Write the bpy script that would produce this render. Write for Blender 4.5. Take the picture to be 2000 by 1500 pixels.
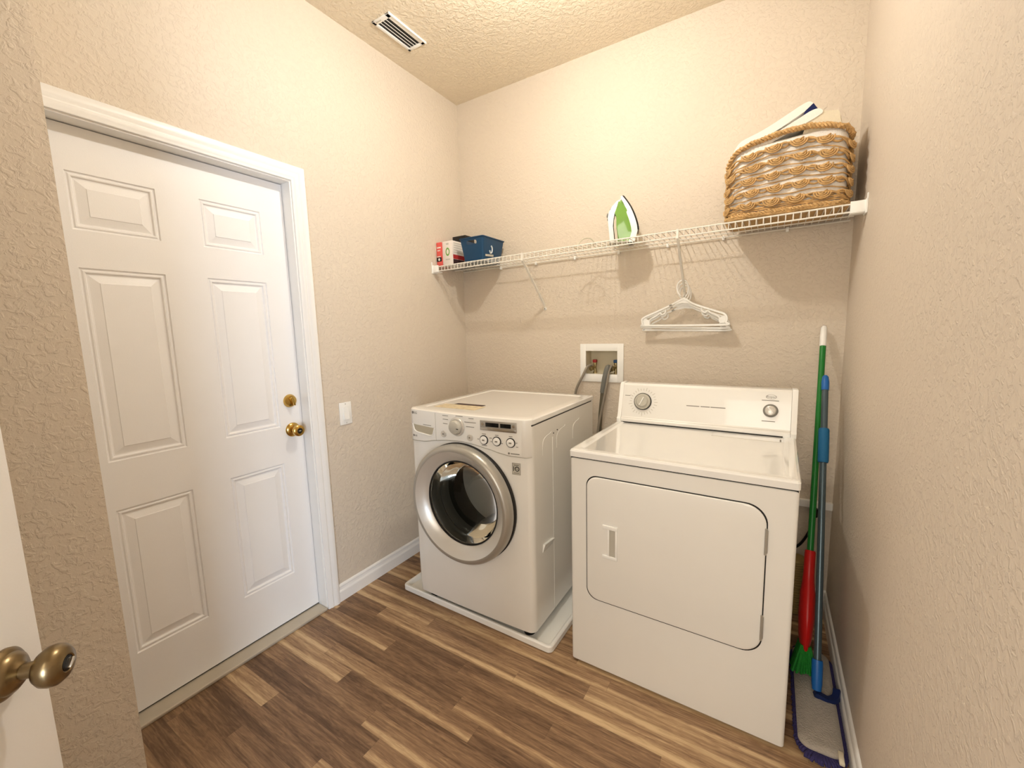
import bpy, bmesh, math, random
from mathutils import Vector, Matrix, noise
random.seed(7)
for o in list(bpy.data.objects): bpy.data.objects.remove(o)
S = bpy.context.scene
COL = S.collection
PI = math.pi
# ------------------------------------------------------------------ camera
def rot_axes(yaw, pitch, roll):
    y, p, r = map(math.radians, (yaw, pitch, roll))
    f = Vector((-math.sin(y)*math.cos(p), math.cos(y)*math.cos(p), -math.sin(p)))
    R = Vector((math.cos(y), math.sin(y), 0)); U = R.cross(f)
    return R*math.cos(r)+U*math.sin(r), U*math.cos(r)-R*math.sin(r), f
cd = bpy.data.cameras.new('camera'); cam = bpy.data.objects.new('camera', cd); COL.objects.link(cam)
R_, U_, F_ = rot_axes(31.9138, 7.2483, -1.5047)
cam.matrix_world = Matrix(((R_.x, U_.x, -F_.x, 1.8377), (R_.y, U_.y, -F_.y, -2.3485), (R_.z, U_.z, -F_.z, 1.3628), (0, 0, 0, 1)))
cd.sensor_fit = 'HORIZONTAL'; cd.sensor_width = 36; cd.lens = 36*812.08/2000; cd.clip_start = .02
S.camera = cam
# ------------------------------------------------------------------ light and exposure
S.view_settings.view_transform = 'Standard'; S.view_settings.look = 'None'
S.view_settings.gamma = 1; S.view_settings.use_curve_mapping = False
S.view_settings.exposure = 0.2
LAMP_STRENGTH = 775.0
LAMP_COLOR = (1.0, .965, .895)
W_ = bpy.data.worlds.new('world'); S.world = W_; W_.use_nodes = True
W_.node_tree.nodes['Background'].inputs[0].default_value = (.86, .93, 1.0, 1)
W_.node_tree.nodes['Background'].inputs[1].default_value = .7
def area(name, loc, target, sx, sy, power, color):
    l = bpy.data.lights.new(name, 'AREA'); l.shape = 'RECTANGLE'; l.size = sx; l.size_y = sy; l.energy = power; l.color = color
    o = bpy.data.objects.new(name, l); COL.objects.link(o); o.location = loc
    o.rotation_euler = (Vector(target)-Vector(loc)).to_track_quat('-Z', 'Y').to_euler()
    return o
area('warm_fill_light', (1.75, -3.5, 1.7), (1.1, 0, .9), 1.3, 1.6, 33, (1.0, .90, .76))  # added warm fill behind the camera, not a known lamp
area('assumed_cool_daylight', (3.6, -4.3, 1.0), (0, -1.4, .4), .9, 1.4, 95, (.68, .82, 1.0))  # cool area light added for assumed daylight behind the camera; no window built

# ------------------------------------------------------------------ materials
def nt(name):
    m = bpy.data.materials.new(name); m.use_nodes = True
    t = m.node_tree; b = t.nodes['Principled BSDF']
    return m, t, b
def lin(c):
    return tuple(((x/255)/12.92 if x/255 <= .04045 else ((x/255+.055)/1.055)**2.4) for x in c)+(1,)
def mat(name, rgb, rough=.5, metal=0, bump=0, bscale=200, var=0, vscale=8, coat=0, spec=.5, trans=0, ior=1.45):
    m, t, b = nt(name); c = lin(rgb)
    b.inputs['Base Color'].default_value = c; b.inputs['Roughness'].default_value = rough
    b.inputs['Metallic'].default_value = metal; b.inputs['Specular IOR Level'].default_value = spec
    b.inputs['Coat Weight'].default_value = coat; b.inputs['Transmission Weight'].default_value = trans; b.inputs['IOR'].default_value = ior
    tc = t.nodes.new('ShaderNodeTexCoord')
    n = t.nodes.new('ShaderNodeTexNoise'); n.inputs['Scale'].default_value = vscale; n.inputs['Detail'].default_value = 4
    t.links.new(tc.outputs['Object'], n.inputs['Vector'])
    mx = t.nodes.new('ShaderNodeMix'); mx.data_type = 'RGBA'
    v = max(var, .02)
    mx.inputs[6].default_value = tuple(x*(1-v) for x in c[:3])+(1,); mx.inputs[7].default_value = tuple(min(1, x*(1+v)) for x in c[:3])+(1,)
    t.links.new(n.outputs['Fac'], mx.inputs[0]); t.links.new(mx.outputs[2], b.inputs['Base Color'])
    if bump:
        n2 = t.nodes.new('ShaderNodeTexNoise'); n2.inputs['Scale'].default_value = bscale; n2.inputs['Detail'].default_value = 3
        t.links.new(tc.outputs['Object'], n2.inputs['Vector'])
        bp = t.nodes.new('ShaderNodeBump'); bp.inputs['Strength'].default_value = bump; bp.inputs['Distance'].default_value = .004
        t.links.new(n2.outputs['Fac'], bp.inputs['Height']); t.links.new(bp.outputs[0], b.inputs['Normal'])
    return m
def wall_mat(name, rgb, scale, strength, dist=.004, lo=.46, hi=.62):
    m, t, b = nt(name); b.inputs['Roughness'].default_value = .6; b.inputs['Specular IOR Level'].default_value = .3
    tc = t.nodes.new('ShaderNodeTexCoord')
    n = t.nodes.new('ShaderNodeTexNoise'); n.inputs['Scale'].default_value = scale; n.inputs['Detail'].default_value = 4; n.inputs['Roughness'].default_value = .55; n.inputs['Distortion'].default_value = .6
    t.links.new(tc.outputs['Object'], n.inputs['Vector'])
    mr = t.nodes.new('ShaderNodeMapRange'); mr.interpolation_type = 'SMOOTHSTEP'; mr.inputs[1].default_value = lo; mr.inputs[2].default_value = hi
    t.links.new(n.outputs['Fac'], mr.inputs[0])
    n2 = t.nodes.new('ShaderNodeTexNoise'); n2.inputs['Scale'].default_value = scale*3; n2.inputs['Detail'].default_value = 2
    t.links.new(tc.outputs['Object'], n2.inputs['Vector'])
    ad = t.nodes.new('ShaderNodeMath'); ad.operation = 'MULTIPLY_ADD'; ad.inputs[1].default_value = .35
    t.links.new(n2.outputs['Fac'], ad.inputs[0]); t.links.new(mr.outputs[0], ad.inputs[2])
    bp = t.nodes.new('ShaderNodeBump'); bp.inputs['Strength'].default_value = strength; bp.inputs['Distance'].default_value = dist
    t.links.new(ad.outputs[0], bp.inputs['Height']); t.links.new(bp.outputs[0], b.inputs['Normal'])
    n3 = t.nodes.new('ShaderNodeTexNoise'); n3.inputs['Scale'].default_value = 1.3; n3.inputs['Detail'].default_value = 3
    t.links.new(tc.outputs['Object'], n3.inputs['Vector'])
    c = lin(rgb); mx = t.nodes.new('ShaderNodeMix'); mx.data_type = 'RGBA'
    mx.inputs[6].default_value = tuple(x*.96 for x in c[:3])+(1,); mx.inputs[7].default_value = tuple(min(1, x*1.04) for x in c[:3])+(1,)
    t.links.new(n3.outputs['Fac'], mx.inputs[0]); t.links.new(mx.outputs[2], b.inputs['Base Color'])
    return m
def floor_mat():
    m, t, b = nt('vinyl_planks'); L = t.links.new
    b.inputs['Roughness'].default_value = .42; b.inputs['Specular IOR Level'].default_value = .35
    def M(op, a, b_=None, c=None):
        n = t.nodes.new('ShaderNodeMath'); n.operation = op
        for i, v in enumerate((a, b_, c)):
            if v is None: continue
            if isinstance(v, (int, float)): n.inputs[i].default_value = v
            else: L(v, n.inputs[i])
        return n.outputs[0]
    tc = t.nodes.new('ShaderNodeTexCoord'); sp = t.nodes.new('ShaderNodeSeparateXYZ'); L(tc.outputs['Object'], sp.inputs[0])
    x, y = sp.outputs[0], sp.outputs[1]
    rw = M('DIVIDE', M('ADD', y, 3.011), .07)
    row = M('FLOOR', rw); fr = M('FRACT', rw)
    wn = t.nodes.new('ShaderNodeTexWhiteNoise'); wn.noise_dimensions = '1D'; L(row, wn.inputs['W'])
    xs = M('DIVIDE', M('ADD', x, M('MULTIPLY', wn.outputs[0], 5.3)), .78)
    seg = M('FLOOR', xs); fx = M('FRACT', xs)
    cid = M('ADD', M('MULTIPLY', row, 17.37), M('MULTIPLY', seg, 5.71))
    wn2 = t.nodes.new('ShaderNodeTexWhiteNoise'); wn2.noise_dimensions = '1D'; L(cid, wn2.inputs['W'])
    def grain(sx, sy, det, dist=0.):
        cb = t.nodes.new('ShaderNodeCombineXYZ'); L(M('MULTIPLY', x, sx), cb.inputs[0]); L(M('MULTIPLY', y, sy), cb.inputs[1]); L(M('MULTIPLY', wn2.outputs[0], 31.), cb.inputs[2])
        n = t.nodes.new('ShaderNodeTexNoise'); n.inputs['Scale'].default_value = 1; n.inputs['Detail'].default_value = det; n.inputs['Roughness'].default_value = .6; n.inputs['Distortion'].default_value = dist
        L(cb.outputs[0], n.inputs['Vector']); return n.outputs['Fac']
    g1 = grain(1.6, 26, 4, .8); g2 = grain(7, 170, 3); g3 = grain(3.2, 10, 2, 1.2); g4 = grain(9, 60, 4, 2.5)
    # light sapwood streak hugging one edge of the plank
    edge = M('ABSOLUTE', M('SUBTRACT', fr, M('ADD', .08, M('MULTIPLY', g3, .25))))
    st = t.nodes.new('ShaderNodeMapRange'); st.interpolation_type = 'SMOOTHSTEP'; L(edge, st.inputs[0]); st.inputs[1].default_value = .26; st.inputs[2].default_value = .03
    on = M('GREATER_THAN', wn2.outputs[0], .42)
    f = M('ADD', M('MULTIPLY', M('SUBTRACT', g1, .5), .95), M('MULTIPLY', M('SUBTRACT', g2, .5), .6))
    f = M('ADD', f, M('MULTIPLY', M('SUBTRACT', wn2.outputs[0], .5), .34))
    f = M('ADD', f, M('MULTIPLY', M('MULTIPLY', st.outputs[0], on), .30))
    f = M('ADD', f, M('MULTIPLY', M('SUBTRACT', g4, .5), .55))
    f = M('ADD', f, .50)
    rp = t.nodes.new('ShaderNodeValToRGB'); L(f, rp.inputs[0])
    e = rp.color_ramp.elements
    e[0].position = .0; e[0].color = lin((72, 52, 37)); e[1].position = 1; e[1].color = lin((208, 180, 140))
    for p, c in ((.28, (108, 82, 60)), (.5, (140, 110, 82)), (.72, (172, 141, 106))):
        q = e.new(p); q.color = lin(c)
    # dark seams
    s1 = M('LESS_THAN', M('ABSOLUTE', M('SUBTRACT', fr, .5)), .492); s2 = M('LESS_THAN', M('ABSOLUTE', M('SUBTRACT', fx, .5)), .4988)
    sm = M('MULTIPLY_ADD', M('MULTIPLY', s1, s2), .22, .78)
    mx = t.nodes.new('ShaderNodeMix'); mx.data_type = 'RGBA'; mx.blend_type = 'MULTIPLY'; mx.inputs[0].default_value = 1
    cc = t.nodes.new('ShaderNodeCombineColor'); [L(sm, cc.inputs[i]) for i in range(3)]
    L(rp.outputs[0], mx.inputs[6]); L(cc.outputs[0], mx.inputs[7]); L(mx.outputs[2], b.inputs['Base Color'])
    bp = t.nodes.new('ShaderNodeBump'); bp.inputs['Strength'].default_value = .15; bp.inputs['Distance'].default_value = .002
    L(g2, bp.inputs['Height']); L(bp.outputs[0], b.inputs['Normal'])
    return m
def emit(name, rgb, strength):
    m, t, b = nt(name); b.inputs['Base Color'].default_value = (.8, .8, .8, 1)
    b.inputs['Emission Color'].default_value = rgb+(1,); b.inputs['Emission Strength'].default_value = strength
    return m
M_wall = wall_mat('wall_paint', (219, 206, 188), 54, .42, .004)
M_stub = M_wall
M_ceil = wall_mat('ceiling_paint', (234, 220, 196), 48, .55, .005, .42, .6)
M_floor = floor_mat()
M_trim = mat('trim_white', (244, 242, 238), .35)
M_door = mat('door_white', (244, 242, 240), .4, bump=.05, bscale=300)
M_thr = mat('threshold_aluminium', (196, 186, 168), .4, .3, var=.12, vscale=14)
M_white = mat('appliance_white', (238, 236, 230), .22, coat=.4)
M_deck = mat('enamel_white', (241, 240, 236), .10, coat=.8)
M_wpl = mat('white_plastic', (246, 245, 240), .35)
M_wirew = mat('white_coated_wire', (238, 234, 224), .35)
M_silver = mat('silver_plastic', (214, 210, 202), .30, .35)
M_silver2 = mat('silver_dark_bevel', (176, 172, 163), .33, .5)
M_chrome = mat('chrome', (215, 215, 212), .12, 1)
M_dark = mat('dark_gap', (22, 20, 18), .6)
M_gray = mat('gray_marking', (130, 126, 118), .6)
M_lgray = mat('light_gray_plastic', (188, 184, 172), .4)
M_black = mat('black_plastic', (18, 18, 19), .25)
M_lcd = mat('black_display', (12, 14, 15), .12)
M_brass = mat('polished_brass', (200, 165, 90), .18, 1, var=.1)
M_antique = mat('antique_brass', (132, 114, 84), .30, 1, var=.22, vscale=40)
M_rubber = mat('gasket_rubber', (96, 94, 88), .45, coat=.5)
M_drum = mat('steel_drum', (62, 61, 58), .32, .9, bump=.5, bscale=120)
def glass_mat():
    m, t, b = nt('door_glass'); o = t.nodes['Material Output']
    tr = t.nodes.new('ShaderNodeBsdfTransparent'); tr.inputs[0].default_value = (.50, .50, .47, 1)
    gl = t.nodes.new('ShaderNodeBsdfGlossy'); gl.inputs['Roughness'].default_value = .04; gl.inputs[0].default_value = (.85, .85, .82, 1)
    fr_ = t.nodes.new('ShaderNodeFresnel'); fr_.inputs[0].default_value = 1.36
    mx = t.nodes.new('ShaderNodeMixShader'); t.links.new(fr_.outputs[0], mx.inputs[0]); t.links.new(tr.outputs[0], mx.inputs[1]); t.links.new(gl.outputs[0], mx.inputs[2])
    t.links.new(mx.outputs[0], o.inputs[0]); return m
M_glass = glass_mat()
M_green = mat('green_pole', (22, 120, 44), .35)
M_bristle = mat('green_bristle', (22, 128, 38), .7, bump=.6, bscale=300, var=.3, vscale=120)
M_red = mat('red_plastic', (200, 28, 26), .35)
M_blue = mat('blue_plastic', (24, 98, 172), .4)
M_foam = mat('blue_foam', (22, 96, 140), .7)
M_navy = mat('navy_plastic', (18, 36, 84), .35)
M_pole = mat('slate_metal_pole', (84, 100, 108), .3, .5)
M_pad = mat('gray_mop_fabric', (178, 170, 160), .95, bump=1, bscale=180, var=.18, vscale=40)
M_fringe = mat('purple_chenille', (60, 54, 104), .95, bump=1, bscale=400, var=.3, vscale=160)
M_straw = mat('water_hyacinth', (198, 160, 106), .65, bump=.6, bscale=160, var=.5, vscale=55)
M_towel = mat('white_terry', (246, 242, 234), .95, bump=.6, bscale=350)
M_cream = mat('cream_cloth', (226, 216, 192), .95, bump=.5, bscale=300)
M_navycl = mat('navy_cloth', (24, 34, 82), .95)
M_bin = mat('teal_blue_bin', (8, 62, 98), .42)
M_ink = mat('white_print', (220, 226, 228), .6)
M_igreen = mat('iron_tank_green', (124, 168, 76), .18, coat=.6, var=.12, vscale=25)
M_cardw = mat('white_carton', (232, 224, 216), .6)
M_cardr = mat('red_carton', (222, 92, 84), .55)
M_cardd = mat('dark_print', (58, 34, 36), .55)
M_redp = mat('crimson_print', (178, 44, 46), .55)
M_greenp = mat('green_print', (110, 160, 74), .55)
M_braid = mat('braided_hose', (160, 152, 138), .4, .5, bump=.6, bscale=600)
M_ghose = mat('gray_drain_hose', (112, 112, 106), .55)
M_valve = mat('valve_brass', (176, 160, 118), .3, .9)
M_vred = mat('valve_red', (150, 34, 36), .5)
M_vblue = mat('valve_blue', (30, 70, 110), .5)
M_foil = mat('tan_duct', (168, 146, 92), .5, .3)
M_orange = mat('label_picture', (232, 200, 166), .4, var=.55, vscale=45)
M_bulb = emit('lit_bulb', LAMP_COLOR, LAMP_STRENGTH)

# ------------------------------------------------------------------ helpers
def setp(o, label=None, cat=None, group=None, kind=None):
    if label: o['label'] = label
    if cat: o['category'] = cat
    if group: o['group'] = group
    if kind: o['kind'] = kind
    return o
def obj(name, bm, m, parent=None, smooth=True, angle=35):
    bmesh.ops.recalc_face_normals(bm, faces=bm.faces[:])
    me = bpy.data.meshes.new(name); bm.to_mesh(me); bm.free()
    if smooth:
        me.shade_smooth(); me.set_sharp_from_angle(angle=math.radians(angle))
    o = bpy.data.objects.new(name, me); COL.objects.link(o)
    for x in (m if isinstance(m, (list, tuple)) else [m]): me.materials.append(x)
    if parent: o.parent = parent
    return o
def thing(name, label, cat, loc=(0, 0, 0), rz=0, group=None):
    o = bpy.data.objects.new(name, None); COL.objects.link(o); o.empty_display_size = .05
    o.location = loc; o.rotation_euler = (0, 0, rz)
    return setp(o, label, cat, group)
def struct(name, bm, m, smooth=False):
    return setp(obj(name, bm, m, None, smooth), kind='structure')
NB = bmesh.new
def box(bm, x0, x1, y0, y1, z0, z1, bev=0, seg=2, M=None, mi=0):
    vs = [bm.verts.new((x, y, z)) for x in (x0, x1) for y in (y0, y1) for z in (z0, z1)]
    fs = [bm.faces.new([vs[i] for i in f]) for f in ((0, 1, 3, 2), (4, 6, 7, 5), (0, 4, 5, 1), (2, 3, 7, 6), (0, 2, 6, 4), (1, 5, 7, 3))]
    for f in fs: f.material_index = mi
    nv = vs
    if bev:
        r = bmesh.ops.bevel(bm, geom=list({e for f in fs for e in f.edges}), offset=bev, segments=seg, affect='EDGES', profile=.5)
        nv = list({v for f in r['faces'] for v in f.verts} | {v for v in vs if v.is_valid})
    if M is not None: bmesh.ops.transform(bm, matrix=M, verts=nv)
    return bm
def axis_mat(loc, d, up=(0, 0, 1)):
    z = Vector(d).normalized(); u = Vector(up)
    if abs(z.dot(u)) > .98: u = Vector((1, 0, 0))
    x = u.cross(z).normalized(); y = z.cross(x)
    return Matrix(((x.x, y.x, z.x, loc[0]), (x.y, y.y, z.y, loc[1]), (x.z, y.z, z.z, loc[2]), (0, 0, 0, 1)))
def lathe(bm, prof, M=None, n=40, closed=False, mi=0):
    rings = []
    for r, h in prof:
        if r < 1e-6: rings.append([bm.verts.new((0, 0, h))])
        else: rings.append([bm.verts.new((r*math.cos(2*PI*i/n), r*math.sin(2*PI*i/n), h)) for i in range(n)])
    prs = list(zip(rings, rings[1:])) + ([(rings[-1], rings[0])] if closed else [])
    for a, b in prs:
        for i in range(n):
            j = (i+1) % n
            if len(a) == 1 and len(b) == 1: continue
            if len(a) == 1: f = bm.faces.new((a[0], b[i], b[j]))
            elif len(b) == 1: f = bm.faces.new((a[i], a[j], b[0]))
            else: f = bm.faces.new((a[i], a[j], b[j], b[i]))
            f.material_index = mi
    if M is not None: bmesh.ops.transform(bm, matrix=M, verts=[v for r in rings for v in r])
    return bm
def tube(bm, pts, r, n=8, closed=False, sect=None, up=None):
    pts = [Vector(p) for p in pts]; N = len(pts)
    rr = r if isinstance(r, (list, tuple)) else [r]*N
    T = []
    for i in range(N):
        a = pts[(i-1) % N] if (closed or i) else pts[0]; b = pts[(i+1) % N] if (closed or i < N-1) else pts[-1]
        T.append((b-a).normalized())
    u = Vector(up) if up else Vector((0, 0, 1))
    if abs(T[0].dot(u)) > .95: u = Vector((1, 0, 0))
    nrm = (u - T[0]*u.dot(T[0])).normalized(); rings = []
    for i in range(N):
        if up: nrm = Vector(up)
        nrm = nrm - T[i]*nrm.dot(T[i])
        nrm = nrm.normalized() if nrm.length > 1e-6 else T[i].orthogonal().normalized()
        bi = T[i].cross(nrm)
        if sect: ring = [bm.verts.new(pts[i]+nrm*a*rr[i]+bi*b*rr[i]) for a, b in sect]
        else: ring = [bm.verts.new(pts[i]+nrm*math.cos(2*PI*k/n)*rr[i]+bi*math.sin(2*PI*k/n)*rr[i]) for k in range(n)]
        rings.append(ring)
    k_ = len(rings[0])
    for a, b in list(zip(rings, rings[1:]))+([(rings[-1], rings[0])] if closed else []):
        for k in range(k_): bm.faces.new((a[k], a[(k+1) % k_], b[(k+1) % k_], b[k]))
    if not closed: bm.faces.new(rings[0]); bm.faces.new(rings[-1][::-1])
    return bm
def spline(P, per=8, closed=False):
    P = [Vector(p) for p in P]; out = []; N = len(P)
    for i in range(N if closed else N-1):
        g = (lambda k: P[k % N]) if closed else (lambda k: P[max(0, min(N-1, k))])
        a, b, c, d = g(i-1), g(i), g(i+1), g(i+2)
        for k in range(per):
            s = k/per
            out.append(.5*((2*b)+(c-a)*s+(2*a-5*b+4*c-d)*s*s+(3*b-a-3*c+d)*s**3))
    if not closed: out.append(P[-1])
    return out
def prism(bm, poly, h0, h1, M=None, mi=0, bev=0):
    a = [bm.verts.new((x, y, h0)) for x, y in poly]; b = [bm.verts.new((x, y, h1)) for x, y in poly]
    fs = [bm.faces.new(a[::-1]), bm.faces.new(b)]
    n = len(poly)
    for i in range(n): fs.append(bm.faces.new((a[i], a[(i+1) % n], b[(i+1) % n], b[i])))
    for f in fs: f.material_index = mi
    vs = a+b
    if bev:
        r = bmesh.ops.bevel(bm, geom=list(fs[0].edges)+list(fs[1].edges), offset=bev, segments=2, affect='EDGES', profile=.5)
        vs = list({v for f in r['faces'] for v in f.verts} | {v for v in vs if v.is_valid} | {v for f in fs if f.is_valid for v in f.verts})
    if M is not None: bmesh.ops.transform(bm, matrix=M, verts=vs)
    return bm
def rrect(x0, x1, y0, y1, r, n=8):
    rs = r if isinstance(r, (list, tuple)) else (r,)*4     # bl, br, tr, tl
    out = []
    for (cx, cy, a0, rr) in ((x0+rs[0], y0+rs[0], PI, rs[0]), (x1-rs[1], y0+rs[1], 1.5*PI, rs[1]), (x1-rs[2], y1-rs[2], 0, rs[2]), (x0+rs[3], y1-rs[3], .5*PI, rs[3])):
        for k in range(n+1):
            a = a0+.5*PI*k/n; out.append((cx+rr*math.cos(a), cy+rr*math.sin(a)))
    return out
def loft(bm, loops, cap0=True, cap1=True, mi=0):
    R = [[bm.verts.new(p) for p in l] for l in loops]; n = len(R[0])
    for a, b in zip(R, R[1:]):
        for i in range(n): bm.faces.new((a[i], a[(i+1) % n], b[(i+1) % n], b[i])).material_index = mi
    if cap0: bm.faces.new(R[0][::-1]).material_index = mi
    if cap1: bm.faces.new(R[-1]).material_index = mi
    return bm
FRONT = Matrix(((1, 0, 0, 0), (0, 0, -1, 0), (0, 1, 0, 0), (0, 0, 0, 1)))   # local xy -> xz, local z -> -y
def fr(x, y, z): return Matrix.Translation((x, y, z)) @ FRONT
def text(s, size, M, m, parent, name='lettering', depth=.0004, align='CENTER', sx=1):
    c = bpy.data.curves.new('tmp', 'FONT'); c.body = s; c.size = size; c.align_x = align; c.align_y = 'CENTER'; c.extrude = depth
    o = bpy.data.objects.new('tmp', c); COL.objects.link(o)
    dg = bpy.context.evaluated_depsgraph_get(); me = bpy.data.meshes.new_from_object(o.evaluated_get(dg))
    bpy.data.objects.remove(o); bpy.data.curves.remove(c)
    me.transform(M @ Matrix.Diagonal((sx, 1, 1, 1))); me.materials.clear(); me.materials.append(m); me.name = name
    o = bpy.data.objects.new(name, me); COL.objects.link(o); o.parent = parent
    return o
def boolean_cut(o, cutter_bm):
    c = obj('cutter', cutter_bm, M_dark, None, False); bpy.context.view_layer.update()
    md = o.modifiers.new('b', 'BOOLEAN'); md.object = c; md.operation = 'DIFFERENCE'; md.solver = 'EXACT'
    c.matrix_world = o.matrix_world if not o.parent else o.parent.matrix_world
    bpy.context.view_layer.update()
    dg = bpy.context.evaluated_depsgraph_get(); me = bpy.data.meshes.new_from_object(o.evaluated_get(dg))
    o.modifiers.clear(); o.data = me; me.shade_smooth(); me.set_sharp_from_angle(angle=math.radians(35))
    bpy.data.objects.remove(c)

# ------------------------------------------------------------------ room shell
W, H = 2.1163, 2.853
JY, LY, DT = -1.215, -2.02, 2.042          # exterior door opening: right jamb, left jamb, head
SX, SY = .25, -2.001                       # wall return on the left
FY = -2.70                                 # front wall
bm = NB(); box(bm, -.4, 4.6, -5.2, .2, -.1, 0); struct('floor', bm, M_floor)
bm = NB(); box(bm, -.4, 4.6, -5.2, .2, H, H+.1); struct('ceiling', bm, M_ceil)
bm = NB()
box(bm, -.12, 0, JY+.02, .12, 0, H); box(bm, -.12, 0, -2.8, LY-.02, 0, H); box(bm, -.12, 0, LY-.02, JY+.02, DT+.02, H)
struct('wall_left', bm, M_wall)
OX0, OX1, OZ0, OZ1 = .902, 1.096, 1.096, 1.236
bm = NB()
for a in ((0, OX0, 0, H), (OX1, W, 0, H), (OX0, OX1, 0, OZ0), (OX0, OX1, OZ1, H)): box(bm, a[0], a[1], 0, .12, a[2], a[3])
struct('wall_back', bm, M_wall)
bm = NB(); box(bm, W, W+.12, -2.8, .12, 0, H); struct('wall_right', bm, wall_mat('wall_paint_fine', (217, 204, 188), 70, .42, .003))
bm = NB(); box(bm, 0, SX, FY, SY, 0, H); struct('wall_near_left', bm, M_stub)
bm = NB(); box(bm, 0, 1.36, FY-.1, FY, 0, H); box(bm, 1.36, W, FY-.1, FY, 2.06, H); struct('wall_front', bm, M_wall)
# baseboards
BP = [(0, 0), (.014, 0), (.014, .052), (.012, .058), (.009, .062), (.0075, .072), (.0085, .080), (.006, .086), (0, .09)]
def baseboard(name, a, b, nrm):
    bm = NB(); a = Vector(a); b = Vector(b); n = Vector(nrm)
    loft(bm, [[a+n*t+Vector((0, 0, z)) for t, z in BP], [b+n*t+Vector((0, 0, z)) for t, z in BP]])
    struct(name, bm, M_trim)
baseboard('baseboard_left', (0, -1.152, 0), (0, 0, 0), (1, 0, 0))
baseboard('baseboard_right', (W, -2.7, 0), (W, -.014, 0), (-1, 0, 0))
baseboard('baseboard_back', (0, 0, 0), (W, 0, 0), (0, -1, 0))
# casing of the exterior door (swept profile, mitred) and its jamb liner
CP = [(0, 0), (0, .010), (.004, .012), (.012, .0125), (.016, .0155), (.024, .016), (.028, .0135), (.034, .0145), (.040, .0185), (.052, .0195), (.060, .017), (.063, .013), (.063, 0)]
ja, jb, jt = LY-.006, JY+.006, DT+.006
bm = NB()
loft(bm, [[(t, ja-w, .0) for w, t in CP], [(t, ja-w, jt+w) for w, t in CP], [(t, jb+w, jt+w) for w, t in CP], [(t, jb+w, .0) for w, t in CP]])
struct('trim_1', bm, M_trim, True)
bm = NB()
box(bm, -.115, .002, JY, JY+.019, 0, DT); box(bm, -.115, .002, LY-.019, LY, 0, DT); box(bm, -.115, .002, LY-.019, JY+.019, DT, DT+.019)
box(bm, -.115, -.10, JY-.012, JY, 0, DT); box(bm, -.115, -.10, LY, JY, DT-.012, DT)
struct('trim_2', bm, M_trim)
bm = NB(); box(bm, -.118, .012, LY, JY, 0, .014, .004); struct('trim_3', bm, M_thr)
bm = NB(); box(bm, 1.955, W, -.022, 0, .497, .532, .003); struct('trim_4', bm, M_trim)

# ------------------------------------------------------------------ exterior door (setting) with panels and locks
def panel_face(bm, us, vs, panels, P, prof, mi=0):
    def V(u, v, d): return bm.verts.new(P(u, v, d))
    cache = {}
    def C(u, v):
        k = (round(u, 5), round(v, 5))
        if k not in cache: cache[k] = V(u, v, 0)
        return cache[k]
    for i in range(len(us)-1):
        for j in range(len(vs)-1):
            a, b, c, d = us[i], us[i+1], vs[j], vs[j+1]
            if (i, j) not in panels: bm.faces.new((C(a, c), C(b, c), C(b, d), C(a, d))); continue
            last = [C(a, c), C(b, c), C(b, d), C(a, d)]
            for ins, dep in prof:
                cur = [V(a+ins, c+ins, dep), V(b-ins, c+ins, dep), V(b-ins, d-ins, dep), V(a+ins, d-ins, dep)]
                for k in range(4): bm.faces.new((last[k], last[(k+1) % 4], cur[(k+1) % 4], cur[k]))
                last = cur
            bm.faces.new(last)
PROF = [(.003, -.005), (.006, -.0055), (.010, -.002), (.014, -.0025), (.018, -.0085), (.022, -.009), (.046, -.0025), (.0475, -.0005), (.05, -.0005)]
door = thing('door_1', None, None, (-.06, LY, .017)); del_keys = None; door['kind'] = 'structure'
bm = NB()
U0 = [0.0025, .108, .336, .471, .698, .803]; V0 = [0.003, .223, .764, .936, 1.585, 1.703, 1.883, 2.022]
panel_face(bm, U0, V0, {(i, j) for i in (1, 3) for j in (1, 3, 5)}, lambda u, v, d: (d, u, v), PROF)
a, b, c, d = U0[0], U0[-1], V0[0], V0[-1]
bd = [bm.verts.new((x, u, v)) for x in (0, -.04) for u, v in ((a, c), (b, c), (b, d), (a, d))]
for k in range(4): bm.faces.new((bd[k], bd[(k+1) % 4], bd[4+(k+1) % 4], bd[4+k]))
bm.faces.new(bd[4:])
obj('door_slab', bm, M_door, door, True, 20)
bm = NB(); box(bm, -.038, -.004, 0, .805, -.006, .003); obj('door_sweep', bm, M_dark, door, False)
# locks: local y of lock axis
KY = .752
bm = NB(); lathe(bm, [(0, .016), (.012, .016), (.024, .013), (.029, .006), (.031, 0), (.031, -.002)], axis_mat((0, KY, 1.05), (1, 0, 0)))
db = obj('deadbolt', bm, M_brass, door)
bm = NB(); prism(bm, [(-.017, -.005), (.017, -.005), (.022, 0), (.017, .005), (-.017, .005), (-.022, 0)], .008, .034, axis_mat((0, KY, 1.05), (1, 0, 0)) @ Matrix.Rotation(math.radians(105), 4, 'Z'), bev=.002)
obj('thumb_turn', bm, M_brass, db)
bm = NB(); lathe(bm, [(.033, -.001), (.033, .004), (.030, .008), (.020, .012), (.013, .014), (.0125, .024), (.015, .030), (.0235, .036), (.0265, .046), (.0255, .056), (.021, .060), (.0125, .061), (.0115, .058), (0, .058)], axis_mat((0, KY, .913), (1, 0, 0)))
kb = obj('door_knob', bm, M_brass, door)
bm = NB(); lathe(bm, [(.0115, .0575), (.0115, .0595), (0, .0595)], axis_mat((0, KY, .913), (1, 0, 0)))
ins = obj('lock_insert', bm, M_black, kb)
bm = NB(); box(bm, .0590, .062, KY-.0055, KY+.0055, .9105, .9155, .001); obj('push_button', bm, M_chrome, kb)

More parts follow.
